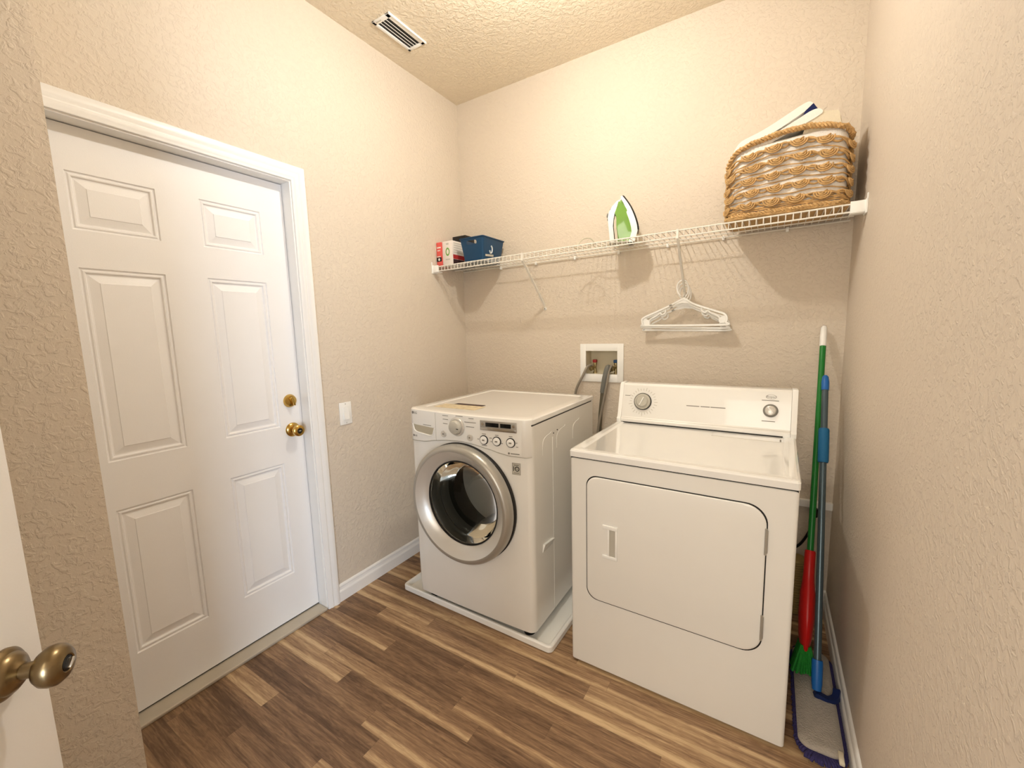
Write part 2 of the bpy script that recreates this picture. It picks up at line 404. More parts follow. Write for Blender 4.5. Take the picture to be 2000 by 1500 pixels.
# ------------------------------------------------------------------ near open door with antique knob
nd = thing('door_2', None, None, (1.4104, -2.683, .012), math.atan2(.67, -.742)); nd['kind'] = 'structure'   # local x: hinge to free edge, room face is -y
DW = .66
bm = NB(); box(bm, 0, DW, 0, .035, 0, 2.03, .002); obj('door_slab', bm, M_door, nd)
kz = .905; kx = DW-.066
Mk = axis_mat((kx, 0, kz), (0, -1, 0))
bm = NB(); lathe(bm, [(.0335, 0), (.0335, .004), (.031, .007), (.0275, .009), (.026, .013), (.020, .018), (.014, .020), (.0125, .022), (.0105, .023), (.0105, .036), (.0135, .0385), (.0205, .042), (.0258, .049), (.0272, .056), (.0258, .063), (.020, .0695), (.012, .0725), (.0105, .0715), (.0105, .069), (0, .069)], Mk, 56)
k2 = obj('door_knob', bm, M_antique, nd)
bm = NB(); lathe(bm, [(.0098, .0695), (.0098, .0715), (.0075, .0725), (0, .0725)], Mk); obj('lock_ring', bm, M_black, k2)
bm = NB(); box(bm, -.007, .007, -.0016, .0016, .071, .078, .001, M=Mk @ Matrix.Rotation(math.radians(40), 4, 'Z')); obj('privacy_turn', bm, M_chrome, k2)
bm = NB()
for z in (.25, 1.78):
    lathe(bm, [(0, 0), (.006, 0), (.006, .09), (0, .09)], Matrix.Translation((-.004, -.004, z)), 12)
obj('hinge', bm, M_antique, nd)

# ------------------------------------------------------------------ light switch
sw = thing('light_switch', 'white rocker light switch plate on the wall right of the exterior door', 'light switch', (0, -1.021, .968))
bm = NB(); box(bm, 0, .006, -.0355, .0355, -.0575, .0575, .003); obj('wall_plate', bm, M_wpl, sw)
bm = NB(); box(bm, .005, .0075, -.017, .017, -.034, .034, .0008); obj('rocker_frame', bm, M_wpl, sw)
bm = NB(); loft(bm, [[(.006, -.0145, -.031), (.006, .0145, -.031), (.006, .0145, .031), (.006, -.0145, .031)], [(.0135, -.0145, -.031), (.0135, .0145, -.031), (.0078, .0145, .031), (.0078, -.0145, .031)]])
obj('rocker', bm, M_wpl, sw)
for z in (-.048, .048):
    bm = NB(); lathe(bm, [(0, .0072), (.0028, .0068), (.003, .0055)], axis_mat((0, 0, z), (1, 0, 0)), 12); obj('screw', bm, M_lgray, sw)

# ------------------------------------------------------------------ ceiling vent
vt = thing('ceiling_vent', 'white metal air register with four dark slots in the ceiling', 'vent', (.196, -.685, H))
bm = NB()
x0, x1, y0, y1 = -.055, .062, -.128, .122
for a in ((x0, x0+.016, y0, y1), (x1-.026, x1, y0, y1), (x0, x1, y0, y0+.024), (x0, x1, y1-.018, y1)): box(bm, a[0], a[1], a[2], a[3], -.007, 0, .002)
obj('frame', bm, M_wpl, vt)
bm = NB(); box(bm, x0+.01, x1-.01, y0+.01, y1-.01, -.0012, .0); obj('duct_opening', bm, M_dark, vt, False)
for k in range(1, 4):
    xc = x0+.016+(x1-.026-x0-.016)*k/4
    bm = NB(); box(bm, xc-.0014, xc+.0014, y0+.02, y1-.015, -.0055, -.0040); obj('louver', bm, M_wpl, vt, False)
bm = NB(); box(bm, x1-.004, x1+.002, y0-.001, y1+.001, -.010, 0, .001); obj('raised_lip', bm, M_wpl, vt)
bm = NB(); box(bm, x0+.02, x0+.055, y0+.009, y0+.012, -.0095, -.006); obj('damper_lever', bm, M_lgray, vt, False)

# ------------------------------------------------------------------ assumed ceiling lamp, inferred from shadows (above the frame)
lp = thing('assumed_ceiling_light', 'assumed bare-bulb ceiling lamp in the middle of the room', 'lamp', (1.10, -1.02, H))
bm = NB(); lathe(bm, [(0, -.03), (.10, -.03), (.13, -.015), (.135, 0)]); obj('base_plate', bm, M_wpl, lp)
bm = NB(); lathe(bm, [(.020, -.178), (.024, -.17), (.012, -.12), (.012, -.03), (.0, -.03)], None, 24); obj('lamp_socket', bm, M_wpl, lp)
bm = NB(); lathe(bm, [(0, -.028), (.014, -.026), (.026, -.016), (.031, 0), (.027, .018), (.016, .034), (.012, .045), (0, .045)], Matrix.Translation((0, 0, -.22)), 24)
obj('bulb', bm, M_bulb, lp)

# ------------------------------------------------------------------ washer drip tray
tr = thing('drip_tray', 'shallow white plastic drip tray on the floor under the washing machine', 'tray', (.216, -.905, 0), math.radians(-1.0))
TW, TD, TH = .892, .72, .032
bm = NB()
def rl(i, z, r): return [(x, y, z) for x, y in rrect(i, TW-i, i, TD-i, r, 4)]
loft(bm, [rl(.006, 0, .02), rl(0, .004, .022), rl(0, TH-.005, .022), rl(.004, TH, .02), rl(.012, TH, .016), rl(.018, TH-.004, .014), rl(.026, .013, .012), rl(.04, .011, .01)])
obj('tray', bm, M_wpl, tr)

# ------------------------------------------------------------------ washing machine
WX, WY, WW, WD, WT = .3468, -.9145, .6808, .70, 1.0057
ws = thing('washing_machine', 'white front-loading washing machine with round silver door standing on a tray', 'washing machine', (WX, WY, 0))
BUL = .025
def wy(x, k=1.):
    s = max(-1, min(1, x/WW*2-1)); return -BUL*k*(1-s*s)
def woutline(z, k=1., ins=0, front=0):
    r = .03; pts = []
    for i in range(9):      # front left corner
        a = PI+.5*PI*i/8; pts.append((r+r*math.cos(a), r+r*math.sin(a)+wy(.0, k)))
    for i in range(1, 30):
        x = r+(WW-2*r)*i/30; pts.append((x, wy(x, k)-wy(r, k)*0))
    for i in range(9):
        a = 1.5*PI+.5*PI*i/8; pts.append((WW-r+r*math.cos(a), r+r*math.sin(a)))
    pts += [(WW, WD-.01), (WW-.01, WD), (.01, WD), (0, WD-.01)]
    out = []
    for x, y in pts:
        if ins: x = WW/2+(x-WW/2)*(1-2*ins/WW); y = WD/2+(y-WD/2)*(1-2*ins/WD)
        out.append((x, y+front, z))
    return out
bm = NB()
loft(bm, [woutline(.046, .15, .012), woutline(.055, .2, .003), woutline(.12, .55), woutline(.22, .9), woutline(.30, 1), woutline(.982, 1)])
body = obj('body', bm, M_white, ws)
DX, DZ = .340, .600
bm = NB(); lathe(bm, [(0, -.02), (.216, -.02), (.216, .30), (0, .30)], axis_mat((DX, -.06, DZ), (0, 1, 0)), 64)
boolean_cut(body, bm)
bm = NB()
loft(bm, [woutline(.980, 1, .0, .004), woutline(.984, 1, -.0015, .004), woutline(1.000, 1, -.0015, .004), woutline(1.0045, 1, .004, .002), woutline(WT, 1, .012, 0), woutline(WT, 1, .045, .0), woutline(WT-.004, 1, .055, 0)])
obj('top_lid', bm, M_deck, ws, True, 12)
bm = NB(); box(bm, WW-.004, WW+.0006, .012, WD-.03, .9755, .9805); obj('lid_seam', bm, M_dark, ws, False)
SEAM = [(0, .847), (.10, .852), (.19, .868), (.26, .878), (.337, .882), (.401, .878), (.49, .864), (.54, .853), (.587, .846), (.66, .845), (WW, .847)]
def seam(x):
    for (a, b), (c, d) in zip(SEAM, SEAM[1:]):
        if x <= c: t = (x-a)/(c-a); t = t*t*(3-2*t)*.5+t*.5; return b+(d-b)*t
    return SEAM[-1][1]
def fascia(bm, xa, xb, zlo, ztop, off, n=40):
    rows = []
    for i in range(n+1):
        x = xa+(xb-xa)*i/n
        e = min(x, WW-x); rnd = .03-math.sqrt(max(0, .03**2-max(0, .03-e)**2)) if e < .03 else 0
        y = wy(x)+rnd
        z0 = zlo(x)
        rows.append([(x, y+.004, z0), (x, y-off*.6, z0+.0005), (x, y-off, z0+.003), (x, y-off, ztop-.012), (x, y-off*.6, ztop-.004), (x, y+.003, ztop-.0005), (x, y+.016, ztop)])
    V = [[bm.verts.new(p) for p in r] for r in rows]
    for a, b in zip(V, V[1:]):
        for k in range(6): bm.faces.new((a[k], b[k], b[k+1], a[k+1]))
bm = NB(); fascia(bm, .002, WW-.002, seam, WT-.0005, .0045); obj('control_panel', bm, M_white, ws)
def fy(x):
    e = min(x, WW-x); return wy(x)+(.03-math.sqrt(max(0, .03**2-max(0, .03-e)**2)) if e < .03 else 0)
def fm(x, z, off=.005):     # frame on the curved front at local (x, z)
    dx = .001; t = Vector((dx, fy(x+dx)-fy(x), 0)).normalized(); n = Vector((t.y, -t.x, 0))
    p = Vector((x, fy(x), z))+n*off
    return Matrix(((t.x, 0, n.x, p.x), (t.y, 0, n.y, p.y), (0, 1, 0, p.z), (0, 0, 0, 1)))
# detergent drawer
dr = None
bm = NB()
for i in range(7):
    z0_, z1_ = .869+.0185*i, .869+.0185*(i+1); x_ = .1915
    box(bm, x_-.0008, x_+.0008, wy(x_)-.0052, wy(x_)-.003, z0_, z1_)
tube(bm, [(.006+.185*k/12, fy(.006+.185*k/12)-.0045, .8475+.0215*(k/12)**2) for k in range(13)], .0011, 6)
dr = obj('detergent_drawer', bm, M_lgray, ws, False)
bm = NB(); N_ = 16; rows = []
for k in range(N_+1):
    t = k/N_; x = .032+.150*t; top = .930-.004*t
    dep = .038*(1-abs(2*t-1)**7)**.6+.002; dep -= .006*(1-t)
    rows.append(((x, fy(x)-.0050, top), (x, fy(x)-.0050, top-dep)))
V = [[bm.verts.new(p) for p in r] for r in rows]
for a_, b_ in zip(V, V[1:]): bm.faces.new((a_[0], b_[0], b_[1], a_[1]))
hd = obj('drawer_pull', bm, mat('drawer_recess', (186, 178, 156), .5), dr)
bm = NB(); tube(bm, [(r[1][0], r[1][1]-.0005, r[1][2]-.001) for r in rows], .0030, 8); obj('pull_rim', bm, M_wpl, hd)
bm = NB(); tube(bm, [(.004+(WW-.008)*k/60, fy(.004+(WW-.008)*k/60)-.0012, seam(.004+(WW-.008)*k/60)-.0012) for k in range(61)], .0016, 6); obj('panel_seam', bm, M_lgray, ws)
# dial
bm = NB(); lathe(bm, [(.0425, 0), (.0425, .004), (.040, .008), (.034, .010), (.033, .006)], fm(.323, .948)); kn = obj('program_dial', bm, M_silver, ws)
bm = NB(); lathe(bm, [(.033, .006), (.031, .020), (.027, .026), (.020, .0285), (0, .0295)], fm(.323, .948)); obj('dial_cap', bm, M_lgray, kn)
bm = NB(); box(bm, .018, .028, -.0015, .0015, .0268, .029, M=fm(.323, .948) @ Matrix.Rotation(math.radians(-8), 4, 'Z')); obj('dial_pointer', bm, M_dark, kn, False)
for x in (.243, .394):
    bm = NB(); lathe(bm, [(.0155, 0), (.0150, .005), (.0115, .006), (.0105, .0045), (0, .006)], fm(x, .907)); sb = obj('power_button', bm, M_silver, ws)
    bm = NB(); lathe(bm, [(.004, .0058), (.004, .0066), (0, .0066)], fm(x, .907), 16); obj('button_mark', bm, M_gray, sb)
# display
bm = NB(); box(bm, -.087, .087, -.0215, .0215, 0, .0035, .0015, M=fm(.537, .9685)); dp = obj('display', bm, M_silver2, ws)
bm = NB(); box(bm, -.084, .084, -.020, -.009, .003, .0045, .0008, M=fm(.537, .9685)); obj('display_strip', bm, M_chrome, dp)
for a, b in ((-.059, .004), (.012, .062)):
    bm = NB(); box(bm, a, b, -.004, .0135, .002, .0048, .0006, M=fm(.537, .9685)); obj('display_window', bm, M_lcd, dp)
for a in (-.074, .074):
    bm = NB(); lathe(bm, [(.0065, .003), (.006, .0055), (0, .006)], fm(.537, .9685) @ Matrix.Translation((a, .006, 0)), 20); obj('display_button', bm, M_chrome, dp)
for x in (.466, .529, .594):
    bm = NB(); lathe(bm, [(.0205, 0), (.0205, .003), (.0170, .003)], fm(x, .904), 32); bz = obj('option_button', bm, M_dark, ws)
    bm = NB(); lathe(bm, [(.0172, .001), (.0168, .006), (.0140, .007), (0, .0074)], fm(x, .904), 32); obj('button_face', bm, M_wpl, bz)
    bm = NB(); box(bm, -.006, .006, -.003, .003, .0072, .0078, M=fm(x, .904)); obj('button_print', bm, M_gray, bz, False)
def dash(x, z, w, h=.0026, m=M_gray, name='panel_print'):
    bm = NB(); box(bm, -w/2, w/2, -h/2, h/2, 0, .0006, M=fm(x, z, .0047)); return obj(name, bm, m, ws, False)
for x, z, w in ((.256, .992, .034), (.256, .975, .032), (.254, .955, .028), (.337, .9965, .04), (.402, .9915, .026), (.396, .974, .062), (.395, .954, .044), (.135, .935, .055), (.466, .930, .02), (.529, .930, .016), (.594, .930, .016), (.466, .8795, .026),
                (.499, .915, .012), (.502, .900, .008), (.436, .905, .008), (.553, .897, .008), (.620, .905, .006), (.622, .888, .01)): dash(x, z, w)
text('LG', .017, fm(.056, .986, .0052), M_gray, ws, 'brand_mark')
bm = NB(); lathe(bm, [(.007, 0), (.007, .0006), (0, .0006)], fm(.036, .9865, .0052), 20); obj('brand_disc', bm, M_gray, ws)
text('LG', .013, fm(.052, .874, .0052), M_gray, ws, 'drawer_mark')
bm = NB(); lathe(bm, [(.0055, 0), (.0055, .0006), (0, .0006)], fm(.036, .874, .0052), 20); obj('drawer_disc', bm, M_gray, ws)
bm = NB(); lathe(bm, [(.0045, 0), (.0045, .0006), (0, .0006)], fm(.584, .858, .0052), 16); obj('drive_disc', bm, M_gray, ws)
dash(.612, .8575, .040, .004)
# warranty sticker
bm = NB(); box(bm, -.019, .019, -.025, .025, 0, .0006, M=fm(.614, .793, .0002)); st = obj('warranty_sticker', bm, M_lgray, ws, False)
bm = NB()
for a in ((-.019, .019, .0235, .025), (-.019, .019, -.025, -.0235), (-.019, -.0175, -.025, .025), (.0175, .019, -.025, .025), (-.012, .012, .014, .018), (-.012, .012, -.019, -.0165)): box(bm, a[0], a[1], a[2], a[3], .0006, .0010, M=fm(.614, .793, .0002))
obj('sticker_border', bm, M_gray, st, False)
bm = NB(); box(bm, -.0135, -.0105, -.0105, .0105, .0006, .0011, M=fm(.614, .793, .0002)); lathe(bm, [(.0105, .0006), (.0105, .0011), (.0072, .0011), (.0072, .0006)], fm(.614, .793, .0002) @ Matrix.Translation((.0035, 0, 0)), 28)
box(bm, -.0035+.0035, .0035+.0035, -.001, .001, .0006, .0011, M=fm(.614, .793, .0002)); obj('sticker_number', bm, M_black, st, False)
# door
def at(y): return axis_mat((DX, y, DZ), (0, -1, 0))
DB = -.0225
bm = NB(); lathe(bm, [(.215, 0), (.2755, 0), (.2755, .010), (.272, .014)], at(DB+.004), 96); obj('door_gap_ring', bm, M_dark, ws)  # dark colour stands in for shade in the gap behind the door
bm = NB(); lathe(bm, [(.262, .010), (.2725, .014), (.274, .030), (.271, .048), (.262, .058), (.2535, .0615), (.246, .0600)], at(DB), 96); dring = obj('door', bm, M_silver2, ws)
bm = NB(); lathe(bm, [(.246, .0600), (.243, .0580), (.222, .044), (.199, .024), (.1955, .018), (.1955, .002), (.214, .0)], at(DB), 96); obj('door_face', bm, M_silver, dring)
bm = NB(); lathe(bm, [(.1958, .020), (.1958, .013), (.1895, .012), (.1895, .019)], at(DB), 96, closed=True); obj('glass_trim', bm, M_black, dring)
bm = NB()
gp = [(.1905, .014), (.188, .010), (.176, -.030), (.160, -.075), (.146, -.100), (.120, -.112), (.06, -.119), (0, -.121)]
lathe(bm, gp, at(DB), 72); obj('door_glass', bm, M_glass, dring)
bm = NB(); lathe(bm, [(.215, -.004), (.205, -.010), (.193, -.03), (.190, -.05), (.197, -.062), (.190, -.074), (.186, -.09), (.186, -.11), (.205, -.118)], at(DB), 72); obj('rubber_gasket', bm, M_rubber, ws)
bm = NB(); lathe(bm, [(.205, -.118), (.215, -.125), (.215, -.296), (.12, -.300), (.05, -.292), (0, -.290)], at(DB), 72)
obj('drum', bm, M_drum, ws)
for k in range(3):
    a = math.radians(25+120*k); bm = NB()
    Mb = at(DB) @ Matrix.Rotation(a, 4, 'Z')
    loft(bm, [[(.214, -.035, -.13), (.160, -.008, -.15), (.160, .008, -.15), (.214, .035, -.13)], [(.214, -.035, -.29), (.165, -.008, -.28), (.165, .008, -.28), (.214, .035, -.29)]])
    bmesh.ops.transform(bm, matrix=Mb, verts=bm.verts[:]); obj('drum_lifter', bm, M_gray, ws)
# side details
bm = NB(); box(bm, WW-.001, WW+.0014, .196, .1985, .06, .89, .0006); obj('side_rib', bm, M_white, ws)
for ya, yb in ((.10, .185), (.24, .33), (.42, .50)):
    bm = NB(); tube(bm, spline([(WW, ya, .83), (WW, ya+.003, .885), (WW, ya+.03, .905), (WW, yb-.01, .912), (WW, yb, .918)], 5), .0013, 6); obj('side_emboss', bm, M_white, ws)
bm = NB(); loft(bm, [[(WW-.001, .085, .393), (WW-.001, .180, .393), (WW-.001, .185, .420), (WW-.001, .092, .430)], [(WW+.001, .085, .393), (WW+.001, .180, .393), (WW+.011, .185, .420), (WW+.011, .092, .430)]]); obj('side_grip', bm, M_white, ws)
for yy, zz in ((.206, .905), (.245, .912)):
    bm = NB(); lathe(bm, [(.0035, 0), (.003, .002), (0, .002)], axis_mat((WW, yy, zz), (1, 0, 0)), 12); obj('side_screw', bm, M_dark, ws)
for x, y in ((.06, .06), (WW-.06, .06), (.06, WD-.06), (WW-.06, WD-.06)):
    bm = NB(); lathe(bm, [(0, .0115), (.026, .0115), (.026, .02), (.012, .024), (.012, .052), (0, .052)], Matrix.Translation((x, y, 0)), 16)
    obj('levelling_foot', bm, M_black, ws)
# picture label lying on top
lb = thing('label_sheet', 'glossy picture label with dark band stuck on the washing machine top', 'label', (WX+.085, WY+.082, WT-.0038), math.radians(1))
bm = NB(); box(bm, 0, .25, 0, .095, 0, .0006); obj('picture', bm, M_orange, lb, False)
bm = NB(); box(bm, .055, .225, .098, .128, 0, .0008); obj('dark_band', bm, M_cardd, lb, False)

# ------------------------------------------------------------------ dryer
dy = thing('clothes_dryer', 'white front-loading clothes dryer with rear control panel beside the right wall', 'dryer', (1.1917, -.8997, 0), math.radians(-1.0373))
Wd, Hd, Dd = .7405, .9038, .68
bm = NB()
loft(bm, [[(x, y, z) for x, y in rrect(i, Wd-i, i, Dd-i, .012, 4)] for z, i in ((.010, .006), (.016, .001), (.868, .001), (.870, .004))])
obj('cabinet', bm, M_white, dy)
bm = NB(); box(bm, .004, Wd-.004, .004, Dd-.01, .866, .876); obj('cabinet_gap', bm, M_dark, dy, False)
bm = NB()
def dl(z, i, r=.012, f=0): return [(x, y, z) for x, y in rrect(i-.0015, Wd-i+.0015, i-.003+f, Dd-i, r, 4)]
loft(bm, [dl(.874, .003), dl(.8755, 0), dl(.896, 0), dl(.9020, .003), dl(Hd, .010), dl(Hd, .030), dl(Hd-.0035, .042, .012)])
obj('top_deck', bm, M_deck, dy, True, 12)
# door
Zd = lambda x0, x1, z0, z1: rrect(x0, x1, z0, z1, (.045, .062, .062, .042), 10)
bm = NB(); prism(bm, Zd(.0685, .6645, .3075, .8115), -.002, .0006, fr(0, 0, 0)); obj('door_gap', bm, M_dark, dy)
bm = NB(); a = Zd(.0720, .6610, .3115, .8080); Z3 = [[(x, y, h) for x, y in [( .3665+(x-.3665)*s, .5597+(y-.5597)*s) for x, y in a]] for h, s in ((-.001, 1), (.003, 1), (.0052, .992), (.0058, .980))]
loft(bm, Z3); bmesh.ops.transform(bm, matrix=fr(0, 0, 0), verts=bm.verts[:])
dd = obj('door', bm, M_white, dy)
bm = NB()
F = fr(0, -.0055, 0)
for a in ((.136, .194, .614, .629), (.136, .194, .496, .509)): box(bm, a[0], a[1], a[2], a[3], 0, .005, .0015, M=F)
for a in ((.157, .163, .505, .618), (.186, .193, .505, .618)): box(bm, a[0], a[1], a[2], a[3], 0, .004, .001, M=F)
hh = obj('door_handle', bm, M_wpl, dd)
bm = NB(); box(bm, .162, .187, .508, .615, 0, .0008, M=F); obj('handle_recess', bm, M_lgray, hh, False)
for z in (.701, .413):
    bm = NB(); box(bm, .6585, .6665, z-.04, z+.035, 0, .0025, .001, M=fr(0, -.0045, 0)); lathe(bm, [(0, -.045), (.0035, -.045), (.0035, .04), (0, .04)], Matrix.Translation((.661, -.0075, z)), 12)
    obj('hinge', bm, M_silver2, dd)
# lint lid outline and slot on the deck
bm = NB()
for a in ((.44, .7, .468, .4695), (.44, .4415, .468, .53)): box(bm, a[0], a[1], a[2], a[3], Hd-.0037, Hd-.0030)
ll = obj('lint_screen_lid', bm, M_lgray, dy, False)
bm = NB(); box(bm, .6855, .6905, .478, .512, Hd-.0036, Hd-.0024); obj('lid_slot', bm, M_gray, ll, False)
# control console
PB, PT = (.555, .9065), (.612, 1.0900)       # front face bottom / top (y, z)
def cons(x): return [(x, PB[0], Hd-.003), (x, PB[0], PB[1]+.012), (x, PB[0]+.012, PB[1]+.024), (x, PT[0]-.003, PT[1]-.010), (x, PT[0]+.006, PT[1]), (x, .668, PT[1]), (x, .676, PT[1]-.008), (x, .676, Hd-.003)]
bm = NB(); loft(bm, [cons(.0185), cons(Wd-.020)]); cp = obj('control_panel', bm, M_white, dy, True, 25)
def endcap(xa, xb, o):
    bm = NB()
    def L(x, g): return [(x+o*0, y+(-g if y < .6 else g*.3), z+(g if z > 1 else 0)) for x, y, z in cons(x)]
    loft(bm, [L(xa, .0), L(xa+(xb-xa)*.3, .003), L(xb, .003)]); return obj('end_cap', bm, M_wpl, cp)
endcap(-.001, .018, 0); endcap(Wd+.001, Wd-.019, 0)
bm = NB(); box(bm, .022, Wd-.045, PB[0]-.0020, PB[0]+.01, Hd-.0025, Hd+.002); obj('panel_gap', bm, M_dark, cp, False)
bm = NB(); box(bm, .003, Wd-.003, PB[0]+.0055, PB[0]+.0095, PB[1]+.0155, PB[1]+.0185); obj('panel_groove', bm, M_lgray, cp, False)
pd = Vector((0, PT[0]-.003-PB[0]-.012, PT[1]-.010-PB[1]-.024)).normalized(); pn = Vector((0, -pd.z, pd.y))
def pm(x, z, off=0):
    t = (z-PB[1]-.024)/pd.z; p = Vector((x, PB[0]+.012+pd.y*t, z))+pn*off
    return Matrix(((1, 0, pn.x, p.x), (0, pd.y, pn.y, p.y), (0, pd.z, pn.z, p.z), (0, 0, 0, 1)))
bm = NB(); lathe(bm, [(.0415, 0), (.0415, .006), (.039, .008)], pm(.118, 1.005), 48); tk = obj('timer_dial', bm, M_dark, cp)
bm = NB(); lathe(bm, [(.039, .004), (.0375, .012), (.034, .0145), (.029, .0145), (.027, .020), (.024, .024), (0, .025)], pm(.118, 1.005), 48); obj('dial_cap', bm, M_lgray, tk)
bm = NB(); box(bm, -.0022, .0022, -.022, .022, .0245, .028, .001, M=pm(.118, 1.005) @ Matrix.Rotation(math.radians(-24), 4, 'Z')); obj('dial_pointer', bm, M_wpl, tk)
bm = NB()
for k in range(28):
    a = 2*PI*k/28; box(bm, .054, .054+(.010 if k % 3 else .016), -.0012, .0012, 0, .0005, M=pm(.118, 1.005) @ Matrix.Rotation(a, 4, 'Z'))
lg2 = mat('faint_gray_print', (196, 192, 180), .6)
obj('timer_scale', bm, lg2, cp, False)
bm = NB(); lathe(bm, [(.0275, 0), (.0275, .006), (.0245, .010), (.021, .0105)], pm(.648, 1.003), 40); sk = obj('start_knob', bm, M_gray, cp)
bm = NB(); lathe(bm, [(.0212, .009), (.0195, .016), (.016, .018), (0, .0185)], pm(.648, 1.003), 40); obj('knob_cap', bm, M_silver, sk)
bm = NB(); box(bm, -.0022, .0022, -.016, .016, .018, .022, .001, M=pm(.648, 1.003) @ Matrix.Rotation(math.radians(38), 4, 'Z')); obj('knob_pointer', bm, M_wpl, sk)
def pdash(x, z, w, h=.003, m=M_gray):
    bm = NB(); box(bm, -w/2, w/2, -h/2, h/2, 0, .0006, M=pm(x, z)); obj('panel_print', bm, m, cp, False)
for x, w in ((.345, .055), (.397, .038), (.449, .06)): pdash(x, 1.0005, w, .0036)
pdash(.645, 1.0445, .062, .0028); pdash(.642, .960, .048, .0032); pdash(.042, 1.030, .026, .0028)
bm = NB(); lathe(bm, [(.0185, 0), (.0185, .0006), (.0168, .0006), (.0168, 0)], pm(.648, 1.0595) @ Matrix.Diagonal((1.05, .52, 1, 1)), 40, closed=True); obj('brand_oval', bm, M_gray, cp)
text('Roper', .0135, pm(.648, 1.0595, .0002), M_gray, cp, 'brand_lettering')

# ------------------------------------------------------------------ recessed washer outlet box
ob = thing('outlet_box', 'white recessed washer outlet box with hot and cold taps in the back wall', 'outlet box', ((OX0+OX1)/2, 0, (OZ0+OZ1)/2))
bm = NB(); cx, cz = (OX0+OX1)/2, (OZ0+OZ1)/2
x0, x1, z0, z1 = .868-cx, 1.130-cx, 1.052-cz, 1.276-cz; a0, a1, b0, b1 = OX0-cx, OX1-cx, OZ0-cz, OZ1-cz
for a in ((x0, a0+.002, z0, z1), (a1-.002, x1, z0, z1), (a0, a1, z0, b0+.002), (a0, a1, b1-.002, z1)): box(bm, a[0], a[1], -.008, .0, a[2], a[3], .002)
obj('face_frame', bm, M_wpl, ob)
bm = NB()
box(bm, a0, a1, .082, .085, b0, b1); box(bm, a0, a0+.002, -.004, .085, b0, b1); box(bm, a1-.002, a1, -.004, .085, b0, b1); box(bm, a0, a1, -.004, .085, b0, b0+.002); box(bm, a0, a1, -.004, .085, b1-.002, b1)
obj('recess', bm, mat('recess_plastic', (214, 204, 178), .5), ob, False)
for nm, x, m, lab in (('tap', .942-cx, M_vred, 'brass tap with red handle'), ('tap', 1.070-cx, M_vblue, 'brass tap with blue handle')):
    bm = NB(); lathe(bm, [(0, 0), (.012, 0), (.012, .008), (.008, .01), (.008, .05), (.011, .052), (.011, .064), (0, .066)], Matrix.Translation((x, .045, b0+.002)), 16)
    lathe(bm, [(0, 0), (.007, 0), (.009, .02), (.0135, .022), (.0135, .040), (.010, .042), (0, .042)], axis_mat((x, .045, b0+.040), (-.35, -.9, -.25)), 16)
    v = obj('tap', bm, M_valve, ob); v['label'] = lab
    bm = NB(); box(bm, x-.011, x+.011, .030, .058, b0+.066, b0+.084, .003); obj('tap_handle', bm, m, v)
for lab, pts, r, m in (('braided steel hose curving from the red tap behind the washer', [(.930, .012, 1.150), (.915, -.012, 1.140), (.890, -.025, 1.085), (.862, -.03, 1.03), (.846, -.03, .985), (.835, -.035, .90), (.83, -.04, .75)], .0075, M_braid),
                       ('thin braided hose from the blue tap beside the gray drain hose', [(1.058, .010, 1.148), (1.050, -.015, 1.125), (1.042, -.03, 1.055), (1.031, -.035, .985), (1.016, -.04, .90), (.996, -.045, .79), (.985, -.05, .66)], .0075, M_braid)):
    bm = NB(); tube(bm, spline(pts, 8), r, 10); setp(obj('water_hose', bm, m), lab, 'hose')
dh = thing('drain_hose', 'thick gray drain hose hooked into the outlet box between the taps', 'hose', (1.02, -.03, 1.0))
o_ = Vector((1.02, -.03, 1.0))
bm = NB(); tube(bm, [p-o_ for p in spline([(1.030, .035, 1.112), (1.036, .02, 1.135), (1.038, -.012, 1.135), (1.031, -.022, 1.10), (1.022, -.025, 1.05), (1.013, -.025, .992)], 8)], .0155, 12); obj('hose_guide', bm, M_ghose, dh)
bm = NB(); tube(bm, [p-o_ for p in spline([(1.013, -.025, .998), (1.010, -.027, .95), (1.006, -.03, .90), (1.000, -.035, .80), (.99, -.04, .66)], 8)], .0115, 12); obj('hose', bm, mat('dark_gray_hose', (92, 86, 70), .5), dh)

# ------------------------------------------------------------------ wire shelf
def sz(x): return 1.776+.010*x
sh = thing('wire_shelf', 'long white wire shelf across the back wall above the appliances', 'shelf', (0, 0, 0))
bm = NB(); YF, YB = -.305, -.012
xa, xb = .012, W-.012
def rod(p, q, r, n=6): tube(bm, [p, q], r, n)
for y, dz, r in ((YF, 0, .0034), (YF-.001, -.028, .0034), (YB, -.003, .0034), (-.105, -.004, .0030)): rod((xa, y, sz(xa)+dz), (xb, y, sz(xb)+dz), r)
nw = 82
for k in range(nw+1):
    x = xa+.01+(xb-xa-.02)*k/nw; z = sz(x)+.0035
    tube(bm, [(x, YB+.004, z), (x, YF+.004, z), (x, YF-.003, z-.003), (x, YF-.003, z-.031)], .0018, 5)
obj('wire_deck', bm, M_wirew, sh)
for x, s in ((0, 1), (W, -1)):
    bm = NB(); z = sz(x)
    box(bm, min(x, x+s*.006), max(x, x+s*.006), -.322, -.27, z-.040, z+.012, .002); box(bm, min(x, x+s*.05), max(x, x+s*.05), YF-.010, YF-.004, z-.034, z+.008, .002)
    box(bm, min(x, x+s*.05), max(x, x+s*.05), YF-.006, YF+.03, z-.036, z-.032, .001); box(bm, min(x, x+s*.004), max(x, x+s*.004), -.322, -.314, z+.005, z+.030, .001)
    obj('end_bracket', bm, M_wpl, sh)
